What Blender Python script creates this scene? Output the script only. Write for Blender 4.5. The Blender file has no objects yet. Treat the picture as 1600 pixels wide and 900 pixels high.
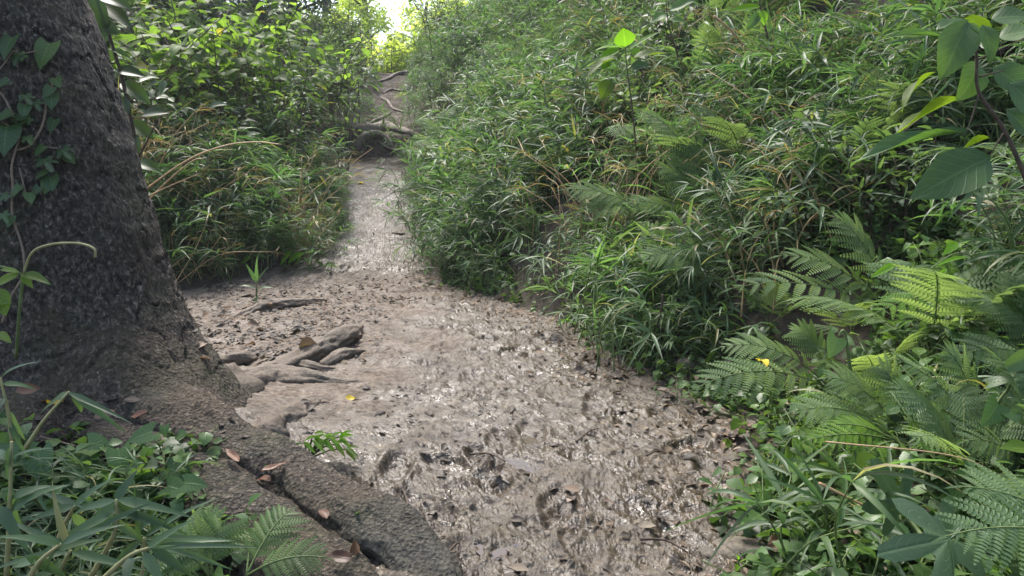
import bpy, math, random
import numpy as np
from mathutils import Vector, Matrix, Euler

random.seed(7)
RNG = np.random.default_rng(11)
SC = bpy.context.scene
COL = SC.collection
R = math.radians

# ------------------------------------------------------------------ camera
CAM_Z, PITCH, FPX = 1.45, R(10.0), 1150.0
cam_d = bpy.data.cameras.new("camera")
cam = bpy.data.objects.new("camera", cam_d)
COL.objects.link(cam)
cam.location = (0, 0, CAM_Z)
cam.rotation_euler = (R(90) - PITCH, 0, 0)
cam_d.sensor_width = 36.0
cam_d.lens = 36.0 * FPX / 1600.0
cam_d.clip_start = 0.05
cam_d.clip_end = 1000.0
SC.camera = cam

# ------------------------------------------------------------------ light
SUN_AZ, SUN_EL = R(-30), R(58)          # azimuth from +Y towards +X
world = bpy.data.worlds.new("World")
SC.world = world
world.use_nodes = True
nt = world.node_tree
for n in list(nt.nodes):
    nt.nodes.remove(n)
sky = nt.nodes.new("ShaderNodeTexSky")
sky.sky_type = 'NISHITA'
sky.sun_disc = False
sky.sun_elevation = SUN_EL
sky.sun_rotation = SUN_AZ
sky.air_density = 1.0
sky.dust_density = 3.5
bg = nt.nodes.new("ShaderNodeBackground")
bg.inputs[1].default_value = 0.15
wo = nt.nodes.new("ShaderNodeOutputWorld")
nt.links.new(sky.outputs[0], bg.inputs[0])
nt.links.new(bg.outputs[0], wo.inputs[0])
sd = bpy.data.lights.new("sun", 'SUN')
sd.energy = 2.0
sd.angle = R(16)
sd.color = (1.0, 0.97, 0.91)
sun = bpy.data.objects.new("sun", sd)
COL.objects.link(sun)
sdir = Vector((math.sin(SUN_AZ) * math.cos(SUN_EL), math.cos(SUN_AZ) * math.cos(SUN_EL), math.sin(SUN_EL)))
sun.rotation_euler = (-sdir).to_track_quat('-Z', 'Y').to_euler()
sun.location = (0, 0, 20)
SC.view_settings.view_transform = 'Standard'
SC.view_settings.look = 'None'
SC.view_settings.exposure = 1.55
SC.view_settings.gamma = 1.0
SC.view_settings.use_curve_mapping = False
SC.render.engine = 'CYCLES'
SC.cycles.use_denoising = True
SC.cycles.denoising_prefilter = 'ACCURATE'
SC.cycles.use_adaptive_sampling = False
SC.cycles.max_bounces = 8
SC.cycles.diffuse_bounces = 4
SC.cycles.transmission_bounces = 6

# ------------------------------------------------------------------ helpers
CP, SP = math.cos(PITCH), math.sin(PITCH)


def ray(px, py):
    u, v = (px - 800) / FPX, (450 - py) / FPX
    return Vector((u, v * SP + CP, v * CP - SP))


def P(px, py, y):
    """point seen at photo pixel (px, py), y metres ahead"""
    d = ray(px, py)
    return Vector((0, 0, CAM_Z)) + d * (y / d.y)


def PZ(px, py, z):
    d = ray(px, py)
    return Vector((0, 0, CAM_Z)) + d * ((z - CAM_Z) / d.z)


_perm = np.random.default_rng(5).permutation(512)
_perm = np.concatenate([_perm, _perm, _perm])
_ang = np.random.default_rng(6).random(512) * 2 * np.pi
_gx, _gy = np.cos(_ang), np.sin(_ang)


def perlin(x, y):
    x = np.asarray(x, float); y = np.asarray(y, float)
    xi = np.floor(x).astype(int); yi = np.floor(y).astype(int)
    xf, yf = x - xi, y - yi
    u = xf * xf * xf * (xf * (xf * 6 - 15) + 10)
    v = yf * yf * yf * (yf * (yf * 6 - 15) + 10)

    def g(ix, iy, fx, fy):
        h = _perm[(_perm[ix & 511] + iy) & 511]
        return _gx[h] * fx + _gy[h] * fy
    a = g(xi, yi, xf, yf); b = g(xi + 1, yi, xf - 1, yf)
    c = g(xi, yi + 1, xf, yf - 1); d = g(xi + 1, yi + 1, xf - 1, yf - 1)
    return ((a + u * (b - a)) * (1 - v) + (c + u * (d - c)) * v) * 1.5


def smooth(a, b, x):
    t = np.clip((np.asarray(x, float) - a) / (b - a), 0, 1)
    return t * t * (3 - 2 * t)


# path edges and height by distance
YR = [-20, 1.0, 2.4, 3.0, 3.6, 4.2, 4.7, 5.4, 6.2, 6.9, 8.0, 9.0, 9.5, 11, 12.5, 14.2, 15.5, 20, 22, 26, 40, 250]
XR = [1.0, .9, .95, 1.12, 1.31, 1.36, 1.08, .78, .66, .24, -.4, -.92, -1.11, -1.43, -1.74, -2.07, -2.2, -2.85, -3.15, -3.3, -3.0, 0]
YL = [-20, 8.0, 8.4, 9.0, 9.5, 11, 12.5, 14.2, 15.5, 20, 22, 26, 40, 250]
XL = [-3.9, -3.9, -3.5, -2.7, -2.48, -2.68, -2.93, -3.2, -3.3, -3.5, -3.8, -4.4, -6.5, -20]
YZ = [-20, 0, 7.6, 8.3, 9.5, 11, 12.5, 14.2, 15.35, 15.6, 17, 20, 22, 23.5, 30, 60, 250]
ZC = [0, 0, 0.0, .03, .2, .47, .87, 1.17, 1.48, 1.93, 2.3, 3.1, 3.85, 4.0, 3.7, 3.0, 0]


def H(x, y):
    x = np.asarray(x, float); y = np.asarray(y, float)
    xr = np.interp(y, YR, XR); xl = np.interp(y, YL, XL); zc = np.interp(y, YZ, ZC); zs = np.interp(y, [14.2, 17], [1.17, 2.3])
    dR = np.maximum(0, x - xr); dL = np.maximum(0, xl - x)
    zc = np.where((y > 14.2) & (y < 17), zc + (zs - zc) * smooth(.1, .9, np.maximum(dR, dL)), zc)
    far = 1 - 0.72 * smooth(19, 30, y)
    nearf = 0.62 + 0.38 * smooth(2.0, 4.6, y)
    bR = 5.6 * (1 - np.exp(-0.95 * dR / 5.6)) * nearf
    bR = bR * smooth(-0.1, 0.6, dR)
    sl = 0.10 + 0.40 * smooth(7.5, 9.5, y)
    bL = 3.4 * (1 - np.exp(-sl * dL / 3.4))
    nz = perlin(x * .8, y * .8) * .12 + perlin(x * 2.7 + 9, y * 2.7) * .05
    off = smooth(0, .5, dR) + smooth(0, .5, dL)
    mound = .27 * np.exp(-((x + 2.35) ** 2 + (y - 3.55) ** 2) / (2 * .62 ** 2))
    und = perlin(x * .45 + 3, y * .45 + 1) * .05
    return zc + (bR + bL) * far + nz * off + mound + und


def h(x, y):
    return float(H(x, y))


def G(px, py, dz=0.0):
    """first ground point along the ray through a photo pixel"""
    d = ray(px, py)
    t = np.linspace(0.8, 40, 4000)
    X, Y, Z = d.x * t, d.y * t, CAM_Z + d.z * t
    below = Z < H(X, Y) + dz
    i = int(np.argmax(below)) if below.any() else len(t) - 1
    return Vector((X[i], Y[i], Z[i]))


class MB:
    """collects shapes into one mesh"""
    def __init__(s):
        s.v, s.f, s.uv, s.r, s.n = [], [], [], [], 0

    def add(s, v, f, uv=None, r=0.0):
        v = np.asarray(v, float)
        s.v.append(v)
        s.f.extend([tuple(i + s.n for i in q) for q in f])
        s.uv.append(np.zeros((len(v), 3)) if uv is None else np.asarray(uv, float))
        s.r.append(np.full(len(v), r) if np.isscalar(r) else np.asarray(r, float))
        s.n += len(v)

    def mesh(s, name, mats, smoothed=True):
        m = bpy.data.meshes.new(name)
        m.from_pydata(np.concatenate(s.v).tolist(), [], s.f)
        a = m.attributes.new("lf", 'FLOAT_VECTOR', 'POINT')
        a.data.foreach_set("vector", np.concatenate(s.uv).astype(np.float32).ravel())
        a = m.attributes.new("rnd", 'FLOAT', 'POINT')
        a.data.foreach_set("value", np.concatenate(s.r).astype(np.float32))
        for mm in (mats if isinstance(mats, (list, tuple)) else [mats]):
            m.materials.append(mm)
        if smoothed:
            m.shade_smooth()
        m.update()
        return m


def grid_mesh(name, V, nu, nv, mat, attrs=None):
    """V: (nv*nu, 3) row-major"""
    m = bpy.data.meshes.new(name)
    i = np.arange((nv - 1) * (nu - 1))
    r, c = i // (nu - 1), i % (nu - 1)
    a = r * nu + c
    q = np.stack([a, a + 1, a + nu + 1, a + nu], 1).astype(np.int32)
    m.vertices.add(len(V)); m.vertices.foreach_set("co", np.asarray(V, np.float32).ravel())
    m.loops.add(q.size); m.loops.foreach_set("vertex_index", q.ravel())
    m.polygons.add(len(q))
    m.polygons.foreach_set("loop_start", np.arange(0, q.size, 4, dtype=np.int32))
    m.polygons.foreach_set("loop_total", np.full(len(q), 4, np.int32))
    m.update(calc_edges=True)
    for k, val in (attrs or {}).items():
        at = m.attributes.new(k, 'FLOAT', 'POINT'); at.data.foreach_set("value", np.asarray(val, np.float32))
    m.materials.append(mat)
    m.shade_smooth()
    return m


def link(name, mesh, parent=None, M=None):
    o = bpy.data.objects.new(name, mesh)
    COL.objects.link(o)
    if parent is not None:
        o.parent = parent
    if M is not None:
        o.matrix_basis = M
    return o


def tag(o, label=None, cat=None, group=None, kind=None):
    if label: o["label"] = label
    if cat: o["category"] = cat
    if group: o["group"] = group
    if kind: o["kind"] = kind
    return o


def thing(name, loc, label, cat, group=None, rz=0.0, scale=1.0, tilt=(0, 0)):
    o = bpy.data.objects.new(name, None)
    o.empty_display_size = .1
    COL.objects.link(o)
    o.location = loc
    o.rotation_euler = (tilt[0], tilt[1], rz)
    o.scale = (scale,) * 3
    return tag(o, label, cat, group)


def dup(root, loc, rz, scale=1.0, label=None, group=None, tilt=(0, 0)):
    c = root.copy(); COL.objects.link(c)
    c.location = loc; c.rotation_euler = (tilt[0], tilt[1], rz); c.scale = (scale,) * 3
    if label: c["label"] = label
    if group: c["group"] = group
    for ch in root.children:
        d = ch.copy(); COL.objects.link(d); d.parent = c
        for g in ch.children:
            e = g.copy(); COL.objects.link(e); e.parent = d
    return c


def frame(d, up=Vector((0, 0, 1))):
    """columns side, dir, normal"""
    d = Vector(d).normalized()
    s = d.cross(Vector(up))
    if s.length < 1e-4:
        s = d.cross(Vector((1, 0, 0)))
    s.normalize()
    n = s.cross(d)
    return s, d, n


def mat4(loc, d, up, sx=1, sy=1, sz=1):
    s, d, n = frame(d, up)
    return Matrix(((s.x * sx, d.x * sy, n.x * sz, loc[0]), (s.y * sx, d.y * sy, n.y * sz, loc[1]),
                   (s.z * sx, d.z * sy, n.z * sz, loc[2]), (0, 0, 0, 1)))


def xf(v, M):
    A = np.array(M)
    return v @ A[:3, :3].T + A[:3, 3]


def tube(pts, rad, n=6):
    pts = [Vector(p) for p in pts]
    V, F = [], []
    for i, p in enumerate(pts):
        t = (pts[min(i + 1, len(pts) - 1)] - pts[max(i - 1, 0)])
        s, d, nn = frame(t, Vector((.13, .2, 1)))
        r = rad[i] if hasattr(rad, '__len__') else rad
        for k in range(n):
            a = 2 * math.pi * k / n
            q = p + s * (math.cos(a) * r) + nn * (math.sin(a) * r)
            V.append((q.x, q.y, q.z))
    for i in range(len(pts) - 1):
        for k in range(n):
            F.append((i * n + k, i * n + (k + 1) % n, (i + 1) * n + (k + 1) % n, (i + 1) * n + k))
    F.append(tuple(reversed(range(n)))); F.append(tuple(range((len(pts) - 1) * n, len(pts) * n)))
    return np.array(V), F


def spline(pts, n):
    """Catmull-Rom through points (any dimension)"""
    p = np.array([tuple(q) for q in pts], float)
    p = np.vstack([2 * p[0] - p[1], p, 2 * p[-1] - p[-2]])
    out = []
    m = len(p) - 3
    for i in range(n):
        s = i / (n - 1) * m
        k = min(int(s), m - 1); t = s - k
        a, b, c, d = p[k:k + 4]
        out.append(.5 * (2 * b + (c - a) * t + (2 * a - 5 * b + 4 * c - d) * t * t + (3 * b - a - 3 * c + d) * t ** 3))
    return np.array(out)


# ------------------------------------------------------------------ materials
class NT:
    def __init__(s, name):
        s.m = bpy.data.materials.new(name); s.m.use_nodes = True
        s.t = s.m.node_tree
        for n in list(s.t.nodes): s.t.nodes.remove(n)
        s.out = s.n("ShaderNodeOutputMaterial")

    def n(s, typ, **kw):
        x = s.t.nodes.new(typ)
        for k, v in kw.items():
            setattr(x, k, v)
        return x

    def l(s, a, b): s.t.links.new(a, b)

    def ramp(s, fac, stops):
        r = s.n("ShaderNodeValToRGB")
        e = r.color_ramp.elements
        while len(e) < len(stops): e.new(.5)
        for el, (p, c) in zip(e, stops):
            el.position = p; el.color = (*c, 1) if len(c) == 3 else c
        s.l(fac, r.inputs[0])
        return r.outputs[0]

    def noise(s, scale, detail=4, rough=.6, vec=None, dist=0.0):
        x = s.n("ShaderNodeTexNoise")
        x.inputs["Scale"].default_value = scale; x.inputs["Detail"].default_value = detail
        x.inputs["Roughness"].default_value = rough; x.inputs["Distortion"].default_value = dist
        if vec is not None: s.l(vec, x.inputs["Vector"])
        return x.outputs[0]

    def math(s, op, a, b=None, clamp=False):
        x = s.n("ShaderNodeMath", operation=op, use_clamp=clamp)
        for i, q in enumerate((a, b)):
            if q is None: continue
            if isinstance(q, (int, float)): x.inputs[i].default_value = q
            else: s.l(q, x.inputs[i])
        return x.outputs[0]

    def mix(s, fac, a, b, blend='MIX'):
        x = s.n("ShaderNodeMix", data_type='RGBA', blend_type=blend)
        for i, q in ((0, fac), (6, a), (7, b)):
            if isinstance(q, (int, float)): x.inputs[i].default_value = q
            elif isinstance(q, tuple): x.inputs[i].default_value = (*q, 1) if len(q) == 3 else q
            else: s.l(q, x.inputs[i])
        return x.outputs[2]

    def obj_co(s): return s.n("ShaderNodeTexCoord").outputs["Object"]

    def pos(s): return s.n("ShaderNodeNewGeometry").outputs["Position"]

    def attr(s, name, out="Fac"): return s.n("ShaderNodeAttribute", attribute_name=name).outputs[out]

    def bump(s, hgt, strength, dist, normal=None):
        b = s.n("ShaderNodeBump")
        b.inputs["Strength"].default_value = strength; b.inputs["Distance"].default_value = dist
        s.l(hgt, b.inputs["Height"])
        if normal is not None: s.l(normal, b.inputs["Normal"])
        return b.outputs[0]

    def bsdf(s, color, rough, spec=.5, normal=None):
        b = s.n("ShaderNodeBsdfPrincipled")
        for k, q in (("Base Color", color), ("Roughness", rough), ("Specular IOR Level", spec)):
            if isinstance(q, (int, float)): b.inputs[k].default_value = q
            elif isinstance(q, tuple): b.inputs[k].default_value = (*q, 1)
            else: s.l(q, b.inputs[k])
        if normal is not None: s.l(normal, b.inputs["Normal"])
        return b

    def done(s, shader):
        s.l(shader, s.out.inputs[0]); return s.m


def leaf_mat(name, cols, trans=.35, rough=.42, spec=.5, odd=None, vein=.0, tcol=(1.0, 1.0, .45), spots=0.0):
    """cols: dark, mid, light; odd: (share, colour) for a few withered leaves"""
    t = NT(name)
    rnd = t.math('FRACT', t.math('ADD', t.n("ShaderNodeObjectInfo").outputs["Random"], t.attr("rnd")))
    stops = [(0, cols[0]), (.5, cols[1]), (.93, cols[2])]
    if odd:
        stops += [(1 - odd[0], cols[2]), (min(1, 1 - odd[0] * .6), odd[1])]
    col = t.ramp(rnd, stops)
    co = t.obj_co()
    nz = t.noise(9, 3, .6, co)
    col = t.mix(t.math('MULTIPLY', nz, .55), col, tuple(c * .55 for c in cols[0]))
    if spots:
        sp = t.ramp(t.noise(55, 2, .6, co), [(.62, (0, 0, 0)), (.72, (1, 1, 1))])
        col = t.mix(t.math('MULTIPLY', sp, spots), col, (.32, .2, .07))
    sep = t.n("ShaderNodeSeparateXYZ"); t.l(t.attr("lf", "Vector"), sep.inputs[0])
    nrm = None
    if vein:
        au = t.math('ABSOLUTE', sep.outputs[0])
        mid = t.ramp(au, [(0.0, (1, 1, 1)), (.09, (0, 0, 0))])
        w = t.math('SUBTRACT', t.math('MULTIPLY', sep.outputs[1], 46), t.math('MULTIPLY', au, 13))
        sv = t.ramp(t.math('SINE', w), [(.86, (0, 0, 0)), (1.0, (.6, .6, .6))])
        vv = t.math('MAXIMUM', mid, sv)
        col = t.mix(t.math('MULTIPLY', vv, vein), col, tuple(min(1, c * 1.7 + .03) for c in cols[2]))
        nrm = t.bump(vv, .35, .004)
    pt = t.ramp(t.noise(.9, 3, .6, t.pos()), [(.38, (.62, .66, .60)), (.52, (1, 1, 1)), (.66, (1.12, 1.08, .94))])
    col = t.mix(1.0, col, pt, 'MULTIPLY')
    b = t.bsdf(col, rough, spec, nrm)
    tr = t.n("ShaderNodeBsdfTranslucent")
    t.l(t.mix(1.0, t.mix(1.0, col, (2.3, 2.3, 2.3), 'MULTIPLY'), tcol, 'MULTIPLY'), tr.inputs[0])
    mx = t.n("ShaderNodeMixShader"); mx.inputs[0].default_value = trans
    t.l(b.outputs[0], mx.inputs[1]); t.l(tr.outputs[0], mx.inputs[2])
    return t.done(mx.outputs[0])


M_bamboo = leaf_mat("bamboo_leaf", ((.052, .096, .042), (.088, .152, .062), (.14, .215, .088)), .42, .47, .42, odd=(.05, (.30, .25, .13)), tcol=(.82, 1.0, .5))
M_bamboo_blue = leaf_mat("bamboo_leaf_cool", ((.052, .098, .048), (.085, .152, .068), (.13, .205, .095)), .36, .45, .42, odd=(.04, (.28, .25, .10)), vein=.0)
M_shrub = leaf_mat("shrub_leaf", ((.075, .135, .034), (.125, .215, .045), (.19, .29, .06)), .58, .52, .35, odd=(.015, (.3, .26, .05)), vein=.25)
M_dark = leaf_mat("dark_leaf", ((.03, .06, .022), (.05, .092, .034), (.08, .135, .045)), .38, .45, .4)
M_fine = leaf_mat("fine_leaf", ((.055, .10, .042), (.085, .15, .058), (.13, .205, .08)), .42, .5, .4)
M_sun_tint = leaf_mat("sun_tinted_leaf", ((.20, .28, .06), (.30, .38, .10), (.42, .48, .16)), .65, .5, .4, tcol=(1.0, 1.0, .55))  # sunlight put into the colour: pale yellow leaves for beyond the crest
M_fern = leaf_mat("fern_leaf", ((.10, .165, .08), (.14, .215, .105), (.19, .27, .135)), .42, .6, .28, spots=.0)
M_fern_b = leaf_mat("bright_fern_leaf", ((.09, .19, .03), (.12, .24, .04), (.16, .28, .05)), .4, .5, .35)
M_fern_brown = leaf_mat("speckled_fern_leaf", ((.07, .14, .04), (.10, .18, .055), (.14, .22, .07)), .35, .5, .35, spots=.55)
M_ivy = leaf_mat("ivy_leaf", ((.06, .11, .042), (.09, .16, .058), (.14, .22, .065)), .32, .4, .4, vein=.35)
M_heart = leaf_mat("heart_leaf", ((.06, .125, .04), (.09, .175, .052), (.13, .22, .06)), .36, .4, .45, vein=.25)
M_big = leaf_mat("broad_leaf", ((.05, .105, .05), (.065, .13, .055), (.085, .155, .06)), .28, .42, .5, vein=.3)
M_olive = leaf_mat("backlit_tint_leaf", ((.085, .14, .012), (.10, .165, .014), (.12, .19, .02)), .55, .5, .3, vein=.3)  # back light put into the colour, a yellower version of the broad leaf
M_lime = leaf_mat("lime_leaf", ((.12, .26, .02), (.14, .30, .025), (.16, .32, .03)), .6, .45, .35, vein=.4)
M_fig = leaf_mat("lobed_leaf", ((.04, .082, .038), (.05, .098, .046), (.06, .11, .05)), .2, .5, .35, vein=.2)
M_dry = leaf_mat("dry_leaf", ((.15, .11, .082), (.26, .20, .155), (.38, .31, .25)), .12, .85, .12, vein=.15, tcol=(1, .8, .5))
M_dry_dark = leaf_mat("wet_dead_leaf", ((.036, .027, .020), (.062, .046, .034), (.10, .076, .058)), .08, .55, .3, vein=.1, tcol=(1, .8, .5))
M_red = leaf_mat("russet_leaf", ((.13, .06, .035), (.18, .085, .05), (.22, .12, .075)), .12, .45, .4, vein=.25, tcol=(1, .7, .5))
M_yellow = leaf_mat("yellow_leaf", ((.5, .36, .03), (.6, .45, .04), (.65, .5, .06)), .3, .5, .3, vein=.2)
M_straw = leaf_mat("straw_blade", ((.22, .16, .07), (.34, .26, .13), (.45, .37, .21)), .15, .55, .3)


def simple_mat(name, c1, c2, scale, rough=.7, bump=.4, dist=.01, spec=.3):
    t = NT(name)
    co = t.obj_co()
    nz = t.noise(scale, 5, .65, co)
    col = t.ramp(nz, [(.3, c1), (.7, c2)])
    return t.done(t.bsdf(col, rough, spec, t.bump(nz, bump, dist)).outputs[0])


M_stem = simple_mat("green_stem", (.07, .11, .03), (.14, .18, .06), 30, .5)
M_stem_brown = simple_mat("woody_stem", (.05, .035, .025), (.11, .08, .055), 40, .8)
M_vine = simple_mat("vine_stem", (.15, .105, .07), (.26, .19, .13), 60, .7)
M_culm = simple_mat("dry_culm", (.30, .19, .09), (.45, .31, .17), 20, .55)
M_tan = simple_mat("green_culm", (.20, .20, .08), (.34, .31, .14), 20, .5)


def bark_mat():
    t = NT("rough_bark")
    co = t.obj_co()
    mp = t.n("ShaderNodeMapping"); mp.inputs["Scale"].default_value = (1, 1, .6)
    t.l(co, mp.inputs[0]); v = mp.outputs[0]
    big = t.noise(3.0, 5, .6, v)
    fine = t.noise(46, 4, .75, v, .5)
    vo = t.n("ShaderNodeTexVoronoi", feature='F1'); vo.inputs["Scale"].default_value = 62
    t.l(v, vo.inputs["Vector"])
    col = t.ramp(fine, [(.36, (.010, .0077, .0053)), (.47, (.034, .0268, .0190)), (.57, (.082, .065, .047)), (.68, (.24, .20, .155))])
    moss = t.ramp(t.noise(2.3, 6, .7, co), [(.46, (0, 0, 0)), (.70, (1, 1, 1))])
    col = t.mix(t.math('MULTIPLY', moss, .6), col, (.050, .052, .020))
    warm = t.ramp(t.noise(1.6, 4, .6, co), [(.5, (0, 0, 0)), (.7, (1, 1, 1))])
    col = t.mix(t.math('MULTIPLY', warm, .4), col, (.12, .075, .045))
    chip = t.ramp(t.noise(4.2, 6, .8, co), [(.68, (0, 0, 0)), (.71, (1, 1, 1))])
    col = t.mix(t.math('MULTIPLY', chip, .6), col, (.26, .165, .095))
    lich = t.ramp(t.noise(38, 3, .6, co), [(.68, (0, 0, 0)), (.74, (1, 1, 1))])
    col = t.mix(t.math('MULTIPLY', lich, .7), col, (.30, .29, .26))
    md = t.attr("mud")
    mcol = t.ramp(t.noise(30, 5, .7, co), [(.35, (.030, .030, .024)), (.55, (.070, .066, .052)), (.7, (.12, .108, .086))])
    col = t.mix(t.math('MULTIPLY', md, t.ramp(t.noise(7, 5, .7, co), [(.3, (.35, .35, .35)), (.6, (1, 1, 1))])), col, mcol)
    hgt = t.math('ADD', t.math('MULTIPLY', fine, 1.0), t.math('MULTIPLY', vo.outputs[0], .7))
    n1 = t.bump(big, .5, .06)
    n2 = t.bump(hgt, .95, .022, n1)
    return t.done(t.bsdf(col, .78, .35, n2).outputs[0])


def root_mat(name="root_bark", k=1.0):
    t = NT(name)
    co = t.obj_co()
    fine = t.noise(48, 6, .7, co, .3)
    big = t.noise(5, 4, .6, co)
    col = t.ramp(fine, [(.34, tuple(c * k for c in (.055, .044, .033))), (.50, tuple(c * k for c in (.155, .125, .096))), (.66, tuple(c * k for c in (.26, .218, .17)))])
    mud = t.ramp(big, [(.30, (0, 0, 0)), (.52, (1, 1, 1))])
    col = t.mix(t.math('MULTIPLY', mud, .85), col, (.135, .103, .074))
    moss = t.ramp(t.noise(3.2, 5, .7, co), [(.52, (0, 0, 0)), (.72, (1, 1, 1))])
    col = t.mix(t.math('MULTIPLY', moss, .45), col, (.045, .055, .03))
    n1 = t.bump(big, .6, .04); n2 = t.bump(fine, .9, .020, n1)
    return t.done(t.bsdf(col, .62, .4, n2).outputs[0])


def mud_mat():
    t = NT("wet_mud")
    p = t.pos()
    dry = t.attr("dry"); low = t.attr("low")
    f1 = t.noise(13, 4, .66, p, .9)
    f2 = t.noise(42, 3, .6, p, .8)
    f0 = t.noise(1.9, 5, .65, p)
    col = t.ramp(f1, [(.36, (.027, .0195, .0115)), (.5, (.064, .0480, .0300)), (.64, (.102, .079, .051))])
    col = t.mix(t.math('MULTIPLY', t.ramp(f0, [(.42, (0, 0, 0)), (.62, (1, 1, 1))]), .4), col, (.062, .050, .038))
    col = t.mix(t.math('MULTIPLY', t.ramp(f2, [(.36, (1, 1, 1)), (.42, (0, 0, 0))]), .6), col, (.022, .015, .010))
    dcol = t.ramp(t.noise(26, 5, .75, p), [(.36, (.055, .041, .029)), (.5, (.120, .094, .071)), (.64, (.20, .163, .128))])
    col = t.mix(dry, col, dcol)
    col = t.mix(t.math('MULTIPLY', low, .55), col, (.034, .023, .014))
    flake = t.ramp(t.noise(8, 4, .75, p, 1.6), [(.60, (0, 0, 0)), (.63, (1, 1, 1))])
    col = t.mix(t.math('MULTIPLY', flake, .6), col, (.028, .020, .013))
    ea = t.attr("earth")
    col = t.mix(t.math('MULTIPLY', ea, .8), col, t.ramp(f1, [(.38, (.020, .0135, .009)), (.62, (.070, .048, .032))]))
    wet = t.ramp(t.noise(2.6, 4, .7, p, 1.2), [(.38, (.27, .27, .27)), (.48, (.46, .46, .46)), (.62, (.66, .66, .66))])
    rough = t.math('ADD', wet, t.math('MULTIPLY', dry, .42), True)
    rough = t.math('ADD', rough, t.math('MULTIPLY', ea, .4), True)
    rough = t.math('SUBTRACT', rough, t.math('MULTIPLY', low, .15), True)
    rough = t.math('MAXIMUM', rough, .22)
    n1 = t.bump(f1, .8, .024)
    n2 = t.bump(f2, .45, .008, n1)
    return t.done(t.bsdf(col, rough, .45, n2).outputs[0])


def soil_mat():
    t = NT("forest_soil")
    p = t.pos()
    f = t.noise(18, 6, .75, p)
    col = t.ramp(f, [(.3, (.022, .017, .012)), (.55, (.055, .042, .030)), (.75, (.11, .085, .06))])
    g = t.ramp(t.noise(3, 4, .6, p), [(.5, (0, 0, 0)), (.7, (1, 1, 1))])
    col = t.mix(t.math('MULTIPLY', g, .4), col, (.03, .045, .016))
    return t.done(t.bsdf(col, .85, .3, t.bump(f, .8, .03)).outputs[0])


def rock_mat():
    t = NT("mossy_rock")
    co = t.obj_co()
    f = t.noise(26, 6, .7, co)
    col = t.ramp(f, [(.34, (.04, .032, .023)), (.52, (.10, .08, .058)), (.68, (.17, .14, .105))])
    m = t.ramp(t.noise(6, 4, .6, co), [(.45, (0, 0, 0)), (.6, (1, 1, 1))])
    col = t.mix(t.math('MULTIPLY', m, .5), col, (.06, .07, .025))
    return t.done(t.bsdf(col, .6, .45, t.bump(f, .7, .015)).outputs[0])


def water_mat():
    t = NT("muddy_water")
    p = t.pos()
    n = t.bump(t.noise(14, 2, .5, p), .12, .01)
    return t.done(t.bsdf((.075, .054, .032), .12, .5, n).outputs[0])


M_bark, M_root, M_mud, M_soil, M_rock, M_water = bark_mat(), root_mat(), mud_mat(), soil_mat(), rock_mat(), water_mat()

# ------------------------------------------------------------------ ground
xs = np.concatenate([-np.geomspace(160, 9.2, 26), np.arange(-9, 9.01, .11), np.geomspace(9.2, 160, 26)])
ys = np.concatenate([-np.geomspace(40, 1.1, 14), np.arange(-1, 26, .11), np.geomspace(26.2, 260, 40)])
gx, gy = np.meshgrid(xs, ys)
gz = H(gx, gy)
inside = smooth(-.02, .2, np.interp(gy, YR, XR) - gx) * smooth(-.02, .25, gx - np.interp(gy, YL, XL)) * smooth(24.5, 22.5, gy) * smooth(1.3, 1.6, gy)
gz = gz - .09 * inside + perlin(gx * 6, gy * 6) * .02
tag(link("ground", grid_mesh("ground", np.stack([gx.ravel(), gy.ravel(), gz.ravel()], 1), len(xs), len(ys), M_soil)), kind="structure")

# churned mud of the path
NROW, NCOL = 820, 560
yy = 1.3 * np.exp(np.linspace(0, math.log(23.5 / 1.3), NROW))
rowxr = np.interp(yy, YR, XR) + np.interp(yy, [10, 13], [.30, .12]) + perlin(yy * .9, yy * 0 + 3.3) * np.interp(yy, [8, 11], [0, .22])
rowxl = np.maximum(np.interp(yy, YL, XL) - np.interp(yy, [10, 13], [.25, .10]) + perlin(yy * .8, yy * 0 + 7.7) * np.interp(yy, [9, 11], [0, .22]), np.interp(yy, [1.3, 2.5, 3.2, 3.8, 4.4, 30], [-.75, -.85, -1.25, -2.2, -4.2, -40]))
tt = np.linspace(0, 1, NCOL)
mx_ = rowxl[:, None] + (rowxr - rowxl)[:, None] * tt[None, :]
my_ = np.repeat(yy[:, None], NCOL, 1)


def fbm(x, y, f, o=4, g=.5):
    s, a = 0, 1
    for i in range(o):
        s = s + a * perlin(x * f + 17 * i, y * f - 11 * i); a *= g; f *= 2.03
    return s


def ridged(x, y, f, o=3):
    s, a = 0, 1
    for i in range(o):
        s = s + a * (1 - np.abs(perlin(x * f + 31 * i, y * f + 7 * i)) * 1.6); a *= .55; f *= 2.1
    return s - 1.0


dryv = np.clip(smooth(-.35, -1.15, mx_ + fbm(mx_, my_, 1.3, 3) * .5) * smooth(9.3, 8.3, my_) * smooth(3.4, 4.3, my_), 0, 1)
dryv = np.maximum(dryv, smooth(.35, .02, np.interp(my_, YR, XR) - mx_ + fbm(mx_, my_, 2.2, 3) * .2) * .5)
dryv = np.maximum(dryv * .9, smooth(15.2, 16.2, my_) * .12)
rug = 1 - .40 * dryv
wx, wy = mx_ + fbm(mx_, my_, 3, 2) * .08, my_ + fbm(mx_ + 5, my_, 3, 2) * .08
micro = fbm(wx, wy, 1.6, 3) * .016 + ridged(wx, wy * 1.2, 5.0, 2) * .008 + fbm(wx, wy * 1.2, 14, 3) * .0075
micro += np.minimum(0, fbm(wx + 3, wy, 6, 2) - .35) * .022


def terrace(f, n):
    q = f * n
    fr_t = q - np.floor(q)
    return (np.floor(q) + smooth(.70, 1.0, fr_t)) / n - f


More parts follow.
